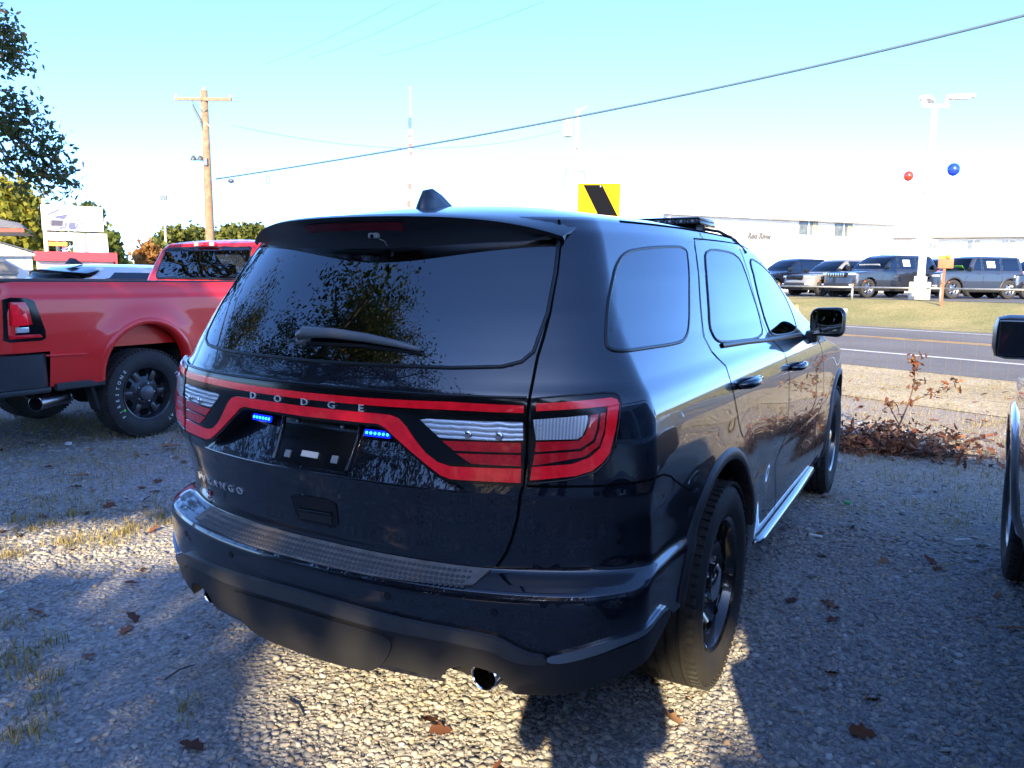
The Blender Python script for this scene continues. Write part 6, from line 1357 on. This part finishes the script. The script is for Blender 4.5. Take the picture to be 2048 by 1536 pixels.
# small litter
for u, v, col, d, lb, nm in ((1631,1076,(.62,.66,.60),(.075,.022,.006),'pale paper slip on the gravel between the cars','paper_slip'),(1695,1012,(.04,.42,.12),(.035,.03,.018),'small green cap on the dirt between the cars','bottle_cap'),(137,893,(.75,.78,.82),(.05,.035,.025),'white scrap on the grass by the pickup wheel','paper_scrap'),(1925,1085,(.7,.72,.72),(.10,.012,.008),'white plastic strip on the dirt by the silver SUV tyre','plastic_strip')):
    x, y, _z = gpt(u,v); o = MB().box((0,0,d[2]/2+.008), d, Matrix.Rotation(rg.uniform(-.6,.6),3,'Z') @ Matrix.Rotation(.18,3,'X'), bev=min(d)*.4).build(nm, mat('litter_%d'%u, col, .6), None); o.location = (x,y,.006); tag(o, lb, 'litter')
for u, v, s in ((345,900,.16),(160,960,.11),(700,1310,.08),(1340,1452,.075)):
    x, y, _z = gpt(u,v); sc = scatter('fallen_leaf', LEAF_V*np.array([1.2,1,3]), LEAF_F, np.array([[0,0,.03]]), np.array([[s,s,s]]), rot_random(np.random.default_rng(u),1,.5), np.array([.95]), dead_leaf); sc.location = (x,y,0); tag(sc, {345:'large curled tan leaf on the grass in front of the pickup wheel',160:'brown leaf lying left of the curled tan leaf',700:'small brown leaf under the middle of the bumper',1340:'small orange leaf beside the rear tyre'}[u], 'leaf', 'single fallen leaves')
def bar(u0,v0,u1,v1,r,lb):
    a, b = gpt(u0,v0), gpt(u1,v1); tag(MB().tube([(a[0],a[1],.012),((a[0]+b[0])/2,(a[1]+b[1])/2,.022),(b[0],b[1],.012)], [r,r*.9,r*.5], 6).build('twig', twig, None), lb, 'twig', 'twigs on the gravel')
bar(575,1405,605,1440,.005,'short pale twig on the gravel left of the bumper'); bar(330,1365,390,1335,.004,'long thin twig on the gravel near the left exhaust')
# the photographer: stands behind the lens, throws the shadow on the gravel
def person():
    J = {'pelvis':(0,0,.95),'spine':(0,.01,1.15),'chest':(0,0,1.36),'neck':(0,.02,1.49),'head':(0,.05,1.60),'crown':(0,.04,1.73),
         'hipL':(-.11,0,.90),'kneeL':(-.13,.02,.49),'ankL':(-.14,-.02,.09),'toeL':(-.15,.16,.04),'hipR':(.11,0,.90),'kneeR':(.13,.04,.49),'ankR':(.15,0,.09),'toeR':(.17,.18,.04),
         'shL':(-.19,0,1.41),'elL':(-.20,.13,1.17),'wrL':(-.09,.32,1.36),'shR':(.19,0,1.41),'elR':(.20,.13,1.17),'wrR':(.09,.32,1.36),'hdL':(-.06,.36,1.41),'hdR':(.06,.36,1.41)}
    RAD = {'pelvis':.155,'spine':.135,'chest':.165,'neck':.062,'head':.092,'crown':.075,'hipL':.10,'kneeL':.068,'ankL':.050,'toeL':.042,'hipR':.10,'kneeR':.068,'ankR':.050,'toeR':.042,'shL':.072,'elL':.052,'wrL':.036,'shR':.072,'elR':.052,'wrR':.036,'hdL':.034,'hdR':.034}
    E = [('pelvis','spine'),('spine','chest'),('chest','neck'),('neck','head'),('head','crown'),('pelvis','hipL'),('hipL','kneeL'),('kneeL','ankL'),('ankL','toeL'),('pelvis','hipR'),('hipR','kneeR'),('kneeR','ankR'),('ankR','toeR'),('chest','shL'),('shL','elL'),('elL','wrL'),('wrL','hdL'),('chest','shR'),('shR','elR'),('elR','wrR'),('wrR','hdR')]
    F5 = []
    for sd in (-1,1):
        h = 'hdL' if sd < 0 else 'hdR'
        for k in range(4):
            a, b = f'{h}f{k}a', f'{h}f{k}b'; J[a] = (sd*.045,.40,1.43-.021*k); J[b] = (sd*.015,.425-.004*k,1.432-.022*k); RAD[a] = .0095; RAD[b] = .008; E += [(h,a),(a,b)]
        a = f'{h}t'; J[a] = (sd*.02,.375,1.465); RAD[a] = .0105; E += [(h,a)]
    nm = list(J); me = bpy.data.meshes.new('person'); me.from_pydata([J[k] for k in nm], [(nm.index(a), nm.index(b)) for a, b in E], []); 
    o = bpy.data.objects.new('person', me); C.objects.link(o); md = o.modifiers.new('skin', 'SKIN'); md.use_smooth_shade = True; o.modifiers.new('sub', 'SUBSURF').levels = 1; o.modifiers['sub'].render_levels = 1
    for i, k in enumerate(nm): sv = me.skin_vertices[0].data[i]; sv.radius = (RAD[k], RAD[k]); sv.use_root = (k == 'pelvis')
    me.materials.append(mat('jacket_dark', (.03,.035,.05), .85)); o.location = (CAM.x+.5*.42, CAM.y-.87*.42, 0); o.rotation_euler = (0,0,R_(29.4)); o.scale = (1,1,.98)
    tag(o, 'person in dark clothes holding up a phone, standing behind the camera', 'person'); return o
person()
